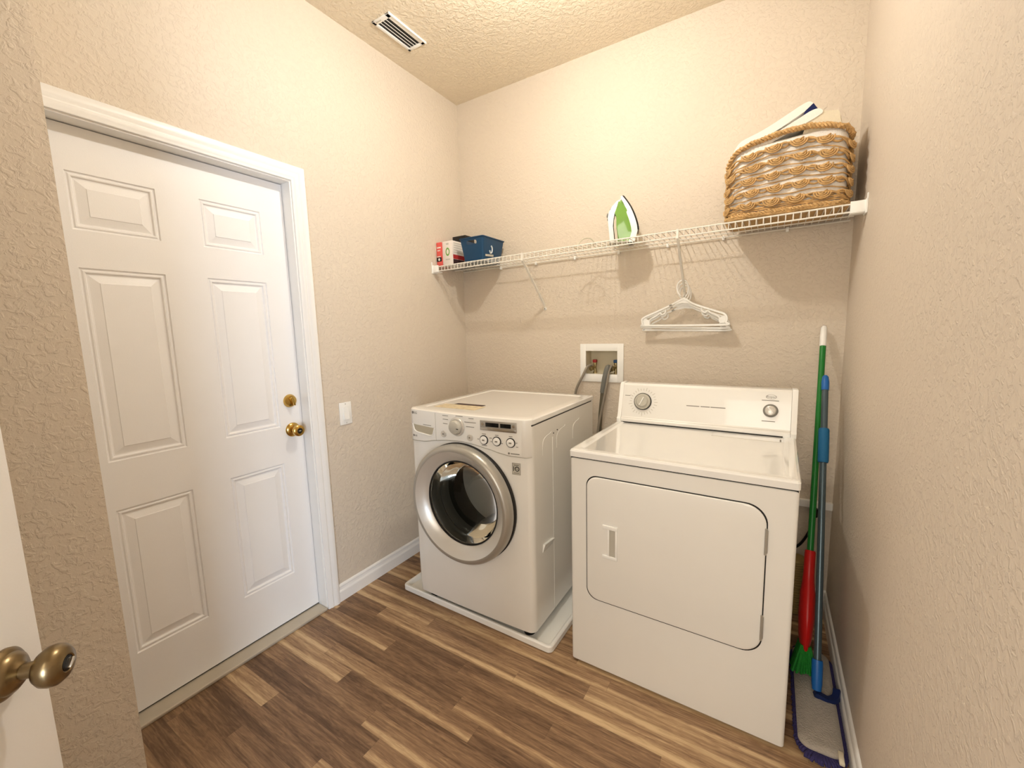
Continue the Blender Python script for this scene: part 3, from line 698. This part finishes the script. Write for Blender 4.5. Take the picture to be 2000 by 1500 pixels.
for xt, xf, zf in ((.656, .634, 1.500), (1.462, 1.448, 1.523)):
    bm = NB(); z = sz(xt)
    tube(bm, [(xt, YF-.006, z+.004), (xt, YF-.006, z-.034), (xt, YF+.012, z-.046), (xf, -.012, zf+.02), (xf, -.004, zf)],   .0062, 8, sect=((-.8, -1.1), (.8, -1.1), (.8, 1.1), (-.8, 1.1)))
    br = obj('support_brace', bm, M_wirew, sh)
    bm = NB(); lathe(bm, [(0, .007), (.006, .006), (.010, .003), (.010, 0)], axis_mat((xf, 0, zf-.004), (0, -1, 0)), 16); obj('brace_foot', bm, M_wpl, br)
    bm = NB(); lathe(bm, [(0, .009), (.0035, .008), (.004, .006)], axis_mat((xf, 0, zf-.005), (0, -1, 0)), 10); obj('screw', bm, M_gray, br)
for x in (.32, .58, .84, 1.10, 1.36, 1.62, 1.88):
    bm = NB(); box(bm, x-.006, x+.006, -.018, 0, sz(x)-.016, sz(x)+.004, .002); obj('wall_clip', bm, M_wpl, sh)

# ------------------------------------------------------------------ hangers
def make_hanger(loc, rz, label):
    h = thing('clothes_hanger', label, 'hanger', loc, rz, 'white plastic hangers on the shelf brace')
    S4 = ((-.75, -1), (.75, -1), (.75, 1), (-.75, 1))
    bm = NB()
    hk = [(-.012, 0, -.078), (-.026, 0, -.06), (-.031, 0, -.035), (-.024, 0, -.010), (-.004, 0, .0), (.014, 0, -.010), (.022, 0, -.035), (.020, 0, -.065), (.008, 0, -.085), (.004, 0, -.098)]
    tube(bm, spline(hk, 6), .0036, 8); obj('hook', bm, M_wpl, h)
    bm = NB()
    t = .0055
    out = [(-.055, -.118), (-.010, -.096), (.010, -.094), (.045, -.118), (.10, -.142), (.155, -.163), (.19, -.178), (.200, -.197), (.196, -.217), (.180, -.229), (-.180, -.220), (-.200, -.215), (-.206, -.197), (-.198, -.178), (-.12, -.146)]
    P = spline([(x, 0, z) for x, z in out], 5, closed=True)
    tube(bm, P, t, 8, closed=True, sect=((-.7, -1), (.7, -1), (1, 0), (.7, 1), (-.7, 1), (-1, 0)), up=None)
    fr_ = obj('frame', bm, M_wpl, h)
    for s in (-1, 1):
        bm = NB()
        tube(bm, spline([(s*.085, 0, -.140), (s*.088, 0, -.158), (s*.104, 0, -.166), (s*.115, 0, -.158), (s*.13, 0, -.17), (s*.165, 0, -.190), (s*.168, 0, -.214)], 5), .0042, 8); obj('strap_notch', bm, M_wpl, h)
        bm = NB(); prism(bm, [(s*.170, -.222), (s*.196, -.215), (s*.202, -.197), (s*.19, -.182), (s*.165, -.196)], -.003, .003, FRONT); obj('shoulder_end', bm, M_wpl, h)
    bm = NB(); prism(bm, [(-.055, -.118), (-.012, -.098), (.012, -.097), (.045, -.118), (.03, -.116), (-.005, -.113), (-.035, -.118)], -.003, .003, FRONT); obj('neck_plate', bm, M_wpl, h)
    return h
def zb(y): return 1.523+.02+(y+.012)*(1.523+.02-1.744)/(-.012+.293)*1 if True else 0
hz = [(-.070, -2, 'white plastic hanger in front of the others on the brace, nearest the room'), (-.052, 1.5, 'white plastic hanger in the middle of the three on the brace'), (-.034, 5, 'white plastic hanger nearest the wall behind the other two')]
for i, (y, rz, lb_) in enumerate(hz):
    zt = 1.543+(-.012-y)*.715
    h = make_hanger((1.452+.004*i, y, zt+.010), math.radians(rz), lb_)
    h.rotation_euler = (0, math.radians((-.4, .8, .3)[i]), math.radians(rz))

# ------------------------------------------------------------------ things on the shelf
z0 = sz(.1)+.0055
# cartons
c1 = thing('carton', 'white carton with green picture beside the blue bin on the shelf', 'box', (.0, 0, z0))
bm = NB(); box(bm, .046, .128, -.262, -.14, 0, .150, .001); obj('carton_body', bm, M_cardw, c1)
bm = NB()
lathe(bm, [(.018, 0), (.018, .0008), (.011, .0008), (.011, 0)], fr(.088, -.262, .085) @ Matrix.Diagonal((.9, 1.4, 1, 1)), 24, closed=True); obj('green_emblem', bm, M_greenp, c1)
for a in ((.078, .098, .128, .138), (.07, .105, .035, .042)):
    bm = NB(); box(bm, a[0], a[1], -.2628, -.262, a[2], a[3]); obj('front_print', bm, lg2, c1, False)
bm = NB(); box(bm, .128, .1288, -.258, -.145, .04, .066); obj('red_band', bm, M_redp, c1, False)
bm = NB(); box(bm, .128, .1288, -.258, -.145, .004, .038); obj('photo_print', bm, M_cardd, c1, False)
bm = NB()
for k in range(5): box(bm, .128, .1286, -.25, -.16-.01*(k % 2), .078+.014*k, .083+.014*k)
obj('side_text', bm, lg2, c1, False)
c2 = thing('carton', 'narrow red and pink carton against the left wall on the shelf', 'box', (.0, 0, z0))
bm = NB(); box(bm, .004, .043, -.270, -.15, 0, .148, .001); obj('carton_body', bm, M_cardr, c2)
for a in ((.008, .040, .112, .120), (.012, .034, .095, .101), (.008, .036, .058, .064)):
    bm = NB(); box(bm, a[0], a[1], -.2707, -.270, a[2], a[3]); obj('white_print', bm, M_cardw, c2, False)
bm = NB(); box(bm, .0035, .0435, -.2706, -.269, .030, .056); obj('black_band', bm, M_black, c2, False)
bm = NB(); lathe(bm, [(.008, 0), (.008, .0008), (0, .0008)], fr(.024, -.2706, .043), 16); obj('white_dot', bm, M_cardw, c2)
c3 = thing('carton', 'small black box standing behind the white carton on the shelf', 'box', (.0, 0, z0))
bm = NB(); box(bm, .022, .128, -.128, -.03, 0, .205, .002); obj('carton_body', bm, M_black, c3)
# blue bin
bz = sz(.28)+.0055
bn = thing('storage_bin', 'dark blue plastic storage bin with handle hole on the shelf', 'bin', (.287, -.165, bz))
bh = .142
def binl(z, k, o=0): 
    hx, hy = (.070+.018*k)+o, (.094+.022*k)+o
    return [(x, y, z) for x, y in rrect(-hx, hx, -hy, hy, .012, 4)]
bm = NB()
loft(bm, [binl(0, 0), binl(.004, .03), binl(bh-.006, .96), binl(bh-.006, .96, .004), binl(bh, 1, .004), binl(bh, 1, -.001), binl(.004, .03, -.003)])
bb = obj('bin_body', bm, M_bin, bn, True, 30)
bm = NB(); prism(bm, rrect(-.038, .038, bh-.042, bh-.018, .011, 4), -.3, .3, fr(0, 0, 0)); boolean_cut(bb, bm)
Mr = Matrix.Translation((.0822, -.03, .060)) @ Matrix.Rotation(math.radians(-7), 4, 'Y').inverted() @ Matrix(((0, 0, 1, 0), (1, 0, 0, 0), (0, 1, 0, 0), (0, 0, 0, 1)))
bm = NB(); tube(bm, spline([(.004, .034, 0), (.016, .020, 0), (.014, -.002, 0), (.0, -.008, 0), (-.009, .006, 0)], 6), .0042, 6); bmesh.ops.transform(bm, matrix=Mr, verts=bm.verts[:])
bmesh.ops.translate(bm, vec=(-.0015, 0, 0), verts=bm.verts[:]); obj('hook_emblem', bm, M_ink, bn)
bm = NB(); box(bm, -.052, .03, -.006, .006, -.001, .0022, M=Mr @ Matrix.Translation((.004, -.022, -.0035)) @ Matrix.Rotation(math.radians(4), 4, 'Z')); obj('printed_strip', bm, M_lgray, bn, False)
# iron
zi = sz(1.17)+.0055
ir = thing('steam_iron', 'white and green steam iron standing on its heel on the shelf', 'iron', (1.17, -.15, zi), math.radians(17))
IZ = 1.790      # photo-derived heights are given in room coordinates
def IP(L): return [(x, z-IZ) for x, z in L]
def iron_part(name, poly, th, m, parent, bev=.004, taper=None):
    bm = NB(); prism(bm, poly, -th, th, FRONT, bev=bev); return obj(name, bm, m, parent)
# soleplate: pointed plate, facing +x
bm = NB()
edge = spline([(-.007, 0, 2.030), (.018, 0, 1.991), (.037, 0, 1.956), (.054, 0, 1.914), (.066, 0, 1.872), (.070, 0, 1.845)], 5)
def wid(t): return .002+.052*min(1, (t*1.25))**.55
L0 = []; 
for i, p in enumerate(edge):
    t = i/(len(edge)-1); w = wid(t); z = p.z-IZ
    L0.append([(p.x-.004, -w, z), (p.x+.004, -w, z), (p.x+.004, w, z), (p.x-.004, w, z)])
loft(bm, L0); sp_ = obj('soleplate', bm, M_black, ir)
# white skirt between soleplate and tank
bm = NB(); L1 = []
for i, p in enumerate(edge):
    t = i/(len(edge)-1); w = wid(t)*.98; z = p.z-IZ; d = .010+.022*min(1, t*2)
    L1.append([(p.x-.003, -w, z), (p.x-.003, w, z), (p.x-d, w*.86, z-.004), (p.x-d, -w*.86, z-.004)])
bot = [(.050, -.050, .004), (.050, .050, .004), (-.02, .045, .0), (-.02, -.045, .0)]
L1.append([(.060, -.050, .028), (.060, .050, .028), (.030, .046, .02), (.030, -.046, .02)]); L1.append([(.052, -.048, .0), (.052, .048, .0), (.020, .045, .0), (.020, -.045, .0)])
loft(bm, L1); obj('skirt', bm, M_wpl, ir)
tank = IP([(-.013, 2.006), (-.020, 1.990), (-.037, 1.968), (-.046, 1.942), (-.037, 1.918), (-.029, 1.88), (-.029, 1.792), (.046, 1.792), (.040, 1.86), (.030, 1.905), (.012, 1.956)])
iron_part('water_tank', tank, .034, M_igreen, ir, .008)
nose = IP([(-.004, 2.024), (-.018, 2.012), (-.022, 1.992), (-.012, 1.985), (.010, 1.97), (.016, 1.985)])
iron_part('nose', nose, .014, M_wpl, ir, .004)
hand = IP([(-.016, 2.010), (-.036, 2.003), (-.060, 1.976), (-.076, 1.952), (-.081, 1.923), (-.077, 1.885), (-.069, 1.792), (-.044, 1.792), (-.054, 1.88), (-.057, 1.915), (-.052, 1.945), (-.040, 1.968), (-.021, 1.992)])
hd_ = iron_part('handle', hand, .017, M_wpl, ir, .006)
grip = IP([(-.050, 1.948), (-.058, 1.915), (-.055, 1.88), (-.046, 1.794), (-.041, 1.794), (-.0505, 1.88), (-.053, 1.912), (-.045, 1.936), (-.043, 1.948)])
iron_part('grip_lining', grip, .015, M_black, ir, .003)
iron_part('heel', IP([(-.072, 1.798), (-.072, 1.790), (.056, 1.790), (.056, 1.797)]), .045, M_lgray, ir, .002)
bm = NB(); lathe(bm, [(.0, .007), (.010, .006), (.012, 0)], axis_mat((-.079, 0, 1.938-IZ), (-1, 0, .1)), 16); obj('steam_dial', bm, M_gray, ir)
bm = NB(); box(bm, -.083, -.070, -.008, .008, 1.912-IZ, 1.925-IZ, .003); obj('spray_button', bm, M_black, ir)
bm = NB(); box(bm, -.070, -.058, -.008, .008, 1.962-IZ, 1.970-IZ, .003); obj('steam_button', bm, M_gray, ir)
bm = NB(); tube(bm, spline([(-.062, .0, .006), (-.085, .02, .004), (-.13, .03, .006), (-.17, .02, .045), (-.21, .0, .040), (-.23, -.03, .006), (-.20, -.05, .004), (-.15, -.03, .004), (-.19, .03, .004), (-.24, .04, .004), (-.26, .0, .004)], 8), .003, 8); obj('power_cord', bm, mat('pale_cord', (205, 198, 176), .6), ir)

# wicker basket
bz0 = sz(1.85)+.0055
bk = thing('wicker_basket', 'woven tan water hyacinth laundry basket at the right end of the shelf', 'basket', (1.858, -.165, bz0))
BX, BY = .207, .133
HT = [(-.213, .225), (-.199, .258), (-.177, .281), (-.122, .300), (-.066, .311), (0, .320), (.067, .320), (.131, .307), (.186, .290), (.213, .268)]
def hgt(x):
    for (a, b), (c, d) in zip(HT, HT[1:]):
        if x <= c: return b+(d-b)*max(0, (x-a)/(c-a))
    return HT[-1][1]
def brr(o=0, n=10): return rrect(-BX-o, BX+o, -BY-o, BY+o, .055+o*.5, n)
def ring_pts(o, step=.006):
    P = brr(o); out = []
    for i in range(len(P)):
        a = Vector(P[i]); b = Vector(P[(i+1) % len(P)]); L = (b-a).length; k = max(1, round(L/step))
        for j in range(k): out.append(a+(b-a)*j/k)
    return out
RP = ring_pts(0); per = sum((RP[(i+1) % len(RP)]-RP[i]).length for i in range(len(RP)))
def nrm2(i):
    a = RP[(i-1) % len(RP)]; b = RP[(i+1) % len(RP)]; t = (b-a).normalized(); return Vector((t.y, -t.x))
def strand(bm, zf, amp_z, amp_r, freq, ph, r, ro=0):
    pts = []; s = 0; rad = []
    for i, p in enumerate(RP):
        n = nrm2(i); q = p+n*(ro+amp_r*math.sin(2*PI*freq*s/per+ph)); h = hgt(p.x)
        pts.append((q.x, q.y, zf(h)+amp_z*math.cos(2*PI*freq*s/per+ph)+.0025*noise.noise((s*30, ph*3, 0))))
        rad.append(r*(1+.25*noise.noise((s*60, ph*7, 1.))))
        s += (RP[(i+1) % len(RP)]-p).length
    tube(bm, pts, rad, 6, closed=True)
bm = NB(); NR = 5; NK = 15
for j in range(NR):
    f = lambda h, j=j: .030+(h-.060)*(j+.45)/NR
    for ph in (0, PI): strand(bm, f, .0085, .004, NK, ph+j*.5, .0037)
    if j < NR-1: strand(bm, lambda h, j=j: .030+(h-.060)*(j+.93)/NR, .003, .002, NK*.5, j*2.1, .0024, -.002)
    strand(bm, lambda h, f=f: f(h)+.004, .004, .003, NK*.5, j*1.3, .0034, .002)
    # knots: bundles of loops around the crossing strands
    s = 0; nxt = per/NK*(.25+.16*(j % 2))
    for i, p in enumerate(RP):
        if s >= nxt:
            nxt += per/NK; n = nrm2(i); t = Vector((n.y, -n.x)); z = f(hgt(p.x))
            for q in range(3):
                rr = .0085+.0062*q; c = p+n*(.0075-.001*q)
                lp_ = []
                for k in range(11):
                    a = PI*(.96+1.08*k/10)+random.uniform(-.05, .05)
                    u = rr*1.3*math.cos(a); v = rr*1.05*math.sin(a); w = .004*abs(math.sin(a))
                    lp_.append((c.x+t.x*u+n.x*w, c.y+t.y*u+n.y*w, z+v+.004))
                tube(bm, lp_, .0031, 6)
            tw = [(p.x+t.x*u+n.x*w, p.y+t.y*u+n.y*w, z+v) for u, v, w in ((-.014, .012, .002), (-.004, .004, .010), (.006, -.001, .010), (.014, .006, .003))]
            tube(bm, spline(tw, 4), .0036, 6)
        s += (RP[(i+1) % len(RP)]-p).length
obj('woven_wall', bm, M_straw, bk)
bm = NB()
for ph in (0, 2*PI/3, 4*PI/3): strand(bm, lambda h: h-.010, .007, .007, 34, ph, .0050)
obj('braided_rim', bm, M_straw, bk)
bm = NB()
for ph in (0, 2*PI/3, 4*PI/3): strand(bm, lambda h: .014, .006, .006, 34, ph, .0048)
strand(bm, lambda h: .007, .001, .001, 8, 0, .006)
for k in range(3): strand(bm, lambda h, k=k: .027+.006*k, .0015, .002, 9, k, .0028)
loft(bm, [[(x, y, .004) for x, y in brr(-.004)], [(x, y, .008) for x, y in brr(-.004)]])
obj('base', bm, M_straw, bk)
# laundry inside and on top
def cloth_lump(name, loops, m, label, ns=.006, fq=22, wr=2):
    bm = NB(); loft(bm, loops)
    bmesh.ops.subdivide_edges(bm, edges=bm.edges[:], cuts=wr, use_grid_fill=True)
    for v in bm.verts:
        v.co += Vector((noise.noise(v.co*fq), noise.noise(v.co*fq+Vector((9, 2, 4))), noise.noise(v.co*fq+Vector((3, 7, 1)))))*ns
    c = Vector((1.858, -.165, bz0)); bmesh.ops.translate(bm, vec=c, verts=bm.verts[:])
    return setp(obj(name, bm, m, None, True, 80), label, 'towel')
ilp = lambda o, zf: [(x, y, zf(x)) for x, y in brr(o, 5)]
cloth_lump('towel', [ilp(-.012, lambda x: .012), ilp(-.007, lambda x: .05), ilp(-.007, lambda x: .12), ilp(-.008, lambda x: hgt(x)-.018), ilp(-.02, lambda x: hgt(x)-.008)], M_towel, 'white laundry packed inside the wicker basket, seen through its weave', .003, 30, 1)

# folded towel leaning out of the top, navy trim at its raised end
bm = NB(); c = Vector((1.858, -.165, bz0))
def band(bm, path, th, y0, y1, nb=9):
    T = []
    for k in range(nb):
        y = y0+(y1-y0)*k/(nb-1); w = .006*math.sin(k*1.7)
        T.append([(x+w, y, z+.004*math.sin(k*2.3+x*20)) for x, z in path])
    loft(bm, T); return bm
up = spline([(-.185, 0, .285), (-.16, 0, .318), (-.09, 0, .345), (0, 0, .382), (.045, 0, .400), (.066, 0, .404), (.078, 0, .394)], 4)
lo = spline([(.052, 0, .372), (.0, 0, .348), (-.08, 0, .315), (-.15, 0, .28), (-.18, 0, .26)], 4)
tw = thing('towel', 'white folded towel with navy stripe sticking up highest from the wicker basket', 'towel', c)
band(bm, [(p.x, p.z) for p in up+lo], 0, -.108, .09); obj('folded_towel', bm, M_towel, tw, True, 60)
bm = NB(); band(bm, [(.079, .3945), (.093, .372), (.070, .362), (.046, .352), (.053, .3725), (.064, .385)], 0, -.107, .088); t_ = obj('navy_trim', bm, M_navycl, tw, True, 60); t_['label'] = 'navy blue trim of the towel'
tw = thing('towel', 'smaller white folded towel lying under the navy-striped one in the basket', 'towel', c)
bm = NB(); band(bm, [(p.x, p.z) for p in spline([(-.13, 0, .292), (-.05, 0, .318), (.03, 0, .348), (.075, 0, .366), (.10, 0, .366), (.108, 0, .35), (.07, 0, .33), (.0, 0, .305), (-.10, 0, .275)], 4)], 0, -.116, .08); obj('folded_towel', bm, M_towel, tw, True, 60)
tw = thing('towel', 'cream ribbed cloth bunched at the right end of the wicker basket', 'towel', c)
bm = NB(); band(bm, [(p.x, p.z) for p in spline([(.05, 0, .29), (.07, 0, .342), (.095, 0, .364), (.12, 0, .355), (.145, 0, .352), (.158, 0, .348), (.166, 0, .315), (.17, 0, .27), (.10, 0, .26)], 5)], 0, -.112, .08); obj('bunched_cloth', bm, M_cream, tw, True, 60)

# ------------------------------------------------------------------ broom and dust mop in the right corner
def along(a, b, t): return Vector(a)+(Vector(b)-Vector(a))*t
B0, B1 = Vector((1.998, -.562, .047)), Vector((2.037, -.030, 1.349))
bd_ = (B1-B0).normalized(); BL = (B1-B0).length
br = thing('broom', 'green-handled broom with red head leaning in the corner beside the dryer', 'broom', B0)
MB = axis_mat((0, 0, 0), bd_, (1, 0, 0)); MBw = Matrix(((0,)*4,)*4)
zax = bd_; xax = (Vector((1, 0, 0))-zax*zax.x).normalized(); yax = zax.cross(xax)
MB = Matrix(((xax.x, yax.x, zax.x, 0), (xax.y, yax.y, zax.y, 0), (xax.z, yax.z, zax.z, 0), (0, 0, 0, 1)))
bm = NB(); lathe(bm, [(0, .40), (.0115, .40), (.0115, BL-.085), (0, BL-.085)], MB, 16); obj('handle', bm, M_green, br)
bm = NB(); lathe(bm, [(0, BL-.095), (.0128, BL-.095), (.0132, BL-.05), (.0115, BL-.008), (.006, BL), (0, BL)], MB, 16); obj('end_cap', bm, M_wpl, br)
bm = NB()
L = []
for h, w, d in ((.445, .016, .016), (.44, .0185, .0185), (.36, .0185, .0185), (.33, .020, .024), (.28, .0255, .040), (.20, .0265, .055), (.13, .022, .062), (.09, .016, .060), (.07, .010, .050)):
    L.append([tuple(MB @ Vector((w*math.cos(2*PI*k/20), d*math.sin(2*PI*k/20), h))) for k in range(20)])
loft(bm, L); obj('head', bm, M_red, br)
bm = NB(); random.seed(3)
for i in range(9):
    for j in range(12):
        u, v = (i-4)/4, (j-5.5)/5.5
        a = MB @ Vector((u*.014, v*.050, .10)); b_ = MB @ Vector((u*.036+random.uniform(-.003, .003), v*.062+random.uniform(-.003, .003), random.uniform(0, .012)))
        tube(bm, [a, b_], [.0042, .0038], 5)
obj('bristles', bm, M_bristle, br)
# mop
P0, P1 = Vector((2.034, -.625, .105)), Vector((2.0415, -.165, 1.142))
mp = thing('dust_mop', 'dust mop with slate pole and gray pad lying against the right baseboard', 'mop', (2.03, -.64, 0))
o = Vector((2.03, -.64, 0)); md = (P1-P0).normalized(); ML = (P1-P0).length
def mtube(h0, h1, r0, r1=None, n=16): return [tuple(P0-o+md*h) for h in (h0, h1)]
def mlathe(prof): 
    bm = NB(); lathe(bm, prof, axis_mat(P0-o, md, (1, 0, 0)), 18); return bm
obj('pole', mlathe([(0, .0), (.0118, .0), (.0118, ML-.05), (0, ML-.05)]), M_pole, mp)
obj('end_cap', mlathe([(0, ML-.065), (.0132, ML-.065), (.0138, ML-.03), (.011, ML-.006), (.006, ML), (0, ML)]), M_blue, mp)
ga = .765
obj('grip_sleeve', mlathe([(0, ga), (.0165, ga), (.0185, ga+.008), (.0185, ga+.132), (.0165, ga+.14), (0, ga+.14)]), M_foam, mp)
obj('socket', mlathe([(0, -.055), (.014, -.055), (.0165, -.03), (.0175, .035), (.016, .045), (0, .045)]), M_blue, mp)
bm = NB(); q = P0-o+md*-.055
tube(bm, spline([q+Vector((-.006, -.012, -.004)), q+Vector((.010, -.010, -.010)), q+Vector((.034, -.012, -.014)), q+Vector((.056, .004, -.008)), q+Vector((.062, .03, .004))], 5), .0105, 8, sect=((-.8, -1), (.8, -1), (.8, 1), (-.8, 1)))
obj('swivel_fork', bm, M_navy, mp)
PX0, PX1, PY0, PY1 = 1.970, 2.090, -.882, -.395
pc = Vector(((PX0+PX1)/2, (PY0+PY1)/2, 0))-o
def pl(ins, z): return [(pc.x+x, pc.y+y, z) for x, y in rrect(-(PX1-PX0)/2+ins, (PX1-PX0)/2-ins, -(PY1-PY0)/2+ins, (PY1-PY0)/2-ins, .035-ins*.4, 6)]
bm = NB(); loft(bm, [pl(.004, .020), pl(0, .024), pl(0, .030), pl(.006, .036), pl(.02, .039)])
pd_ = obj('pad', bm, M_pad, mp)
bm = NB(); random.seed(5); loop = [Vector(p) for p in pl(-.002, .018)]
n_ = 0
for i in range(len(loop)):
    a, b_ = loop[i], loop[(i+1) % len(loop)]; k = max(1, int((b_-a).length/.0065))
    for j in range(k):
        p = a+(b_-a)*(j+random.random()*.5)/k; d = (p-Vector((pc.x, max(pc.y-.2, min(pc.y+.2, p.y)), p.z))); d.z = 0; d.normalize()
        if p.x+o.x > 2.07 and abs(d.x) > .7: ln = .008
        elif abs(d.x) > .7 and p.x+o.x < 1.99: ln = .002
        else: ln = random.uniform(.018, .028)
        q1 = p+d*ln*.6+Vector((0, 0, -.003)); q2 = p+d*ln+Vector((random.uniform(-.004, .004), random.uniform(-.004, .004), -.011))
        tube(bm, spline([p-d*.012, q1, q2], 3), random.uniform(.0042, .0058), 6)
obj('fringe', bm, M_fringe, mp)
bm = NB(); box(bm, 2.072-o.x, 2.086-o.x, -.905-o.y, -.86-o.y, .030, .041, .003); obj('strap', bm, M_cream, pd_)
# plug and duct glimpsed behind the dryer
pg = thing('power_plug', 'black plug and cord hanging on the back wall behind the broom', 'plug', (2.05, 0, .48))
bm = NB(); box(bm, -.02, .012, -.04, 0, -.022, .022, .006); obj('plug', bm, M_black, pg)
bm = NB(); tube(bm, spline([(-.004, -.035, -.01), (-.006, -.05, -.04), (-.02, -.04, -.10), (-.05, -.03, -.17), (-.09, -.03, -.21)], 6), .006, 8); obj('cord', bm, M_black, pg)
du = thing('dryer_duct', 'tan ribbed duct hose on the floor between the dryer and the corner', 'duct', (1.985, -.085, 0))
bm = NB(); pr_ = [(0, 0)]
for k in range(22): pr_ += [(.040, .002+k*.012), (.046, .008+k*.012)]
lathe(bm, pr_+[(.04, .268), (0, .268)], None, 24); obj('hose', bm, M_foil, du)
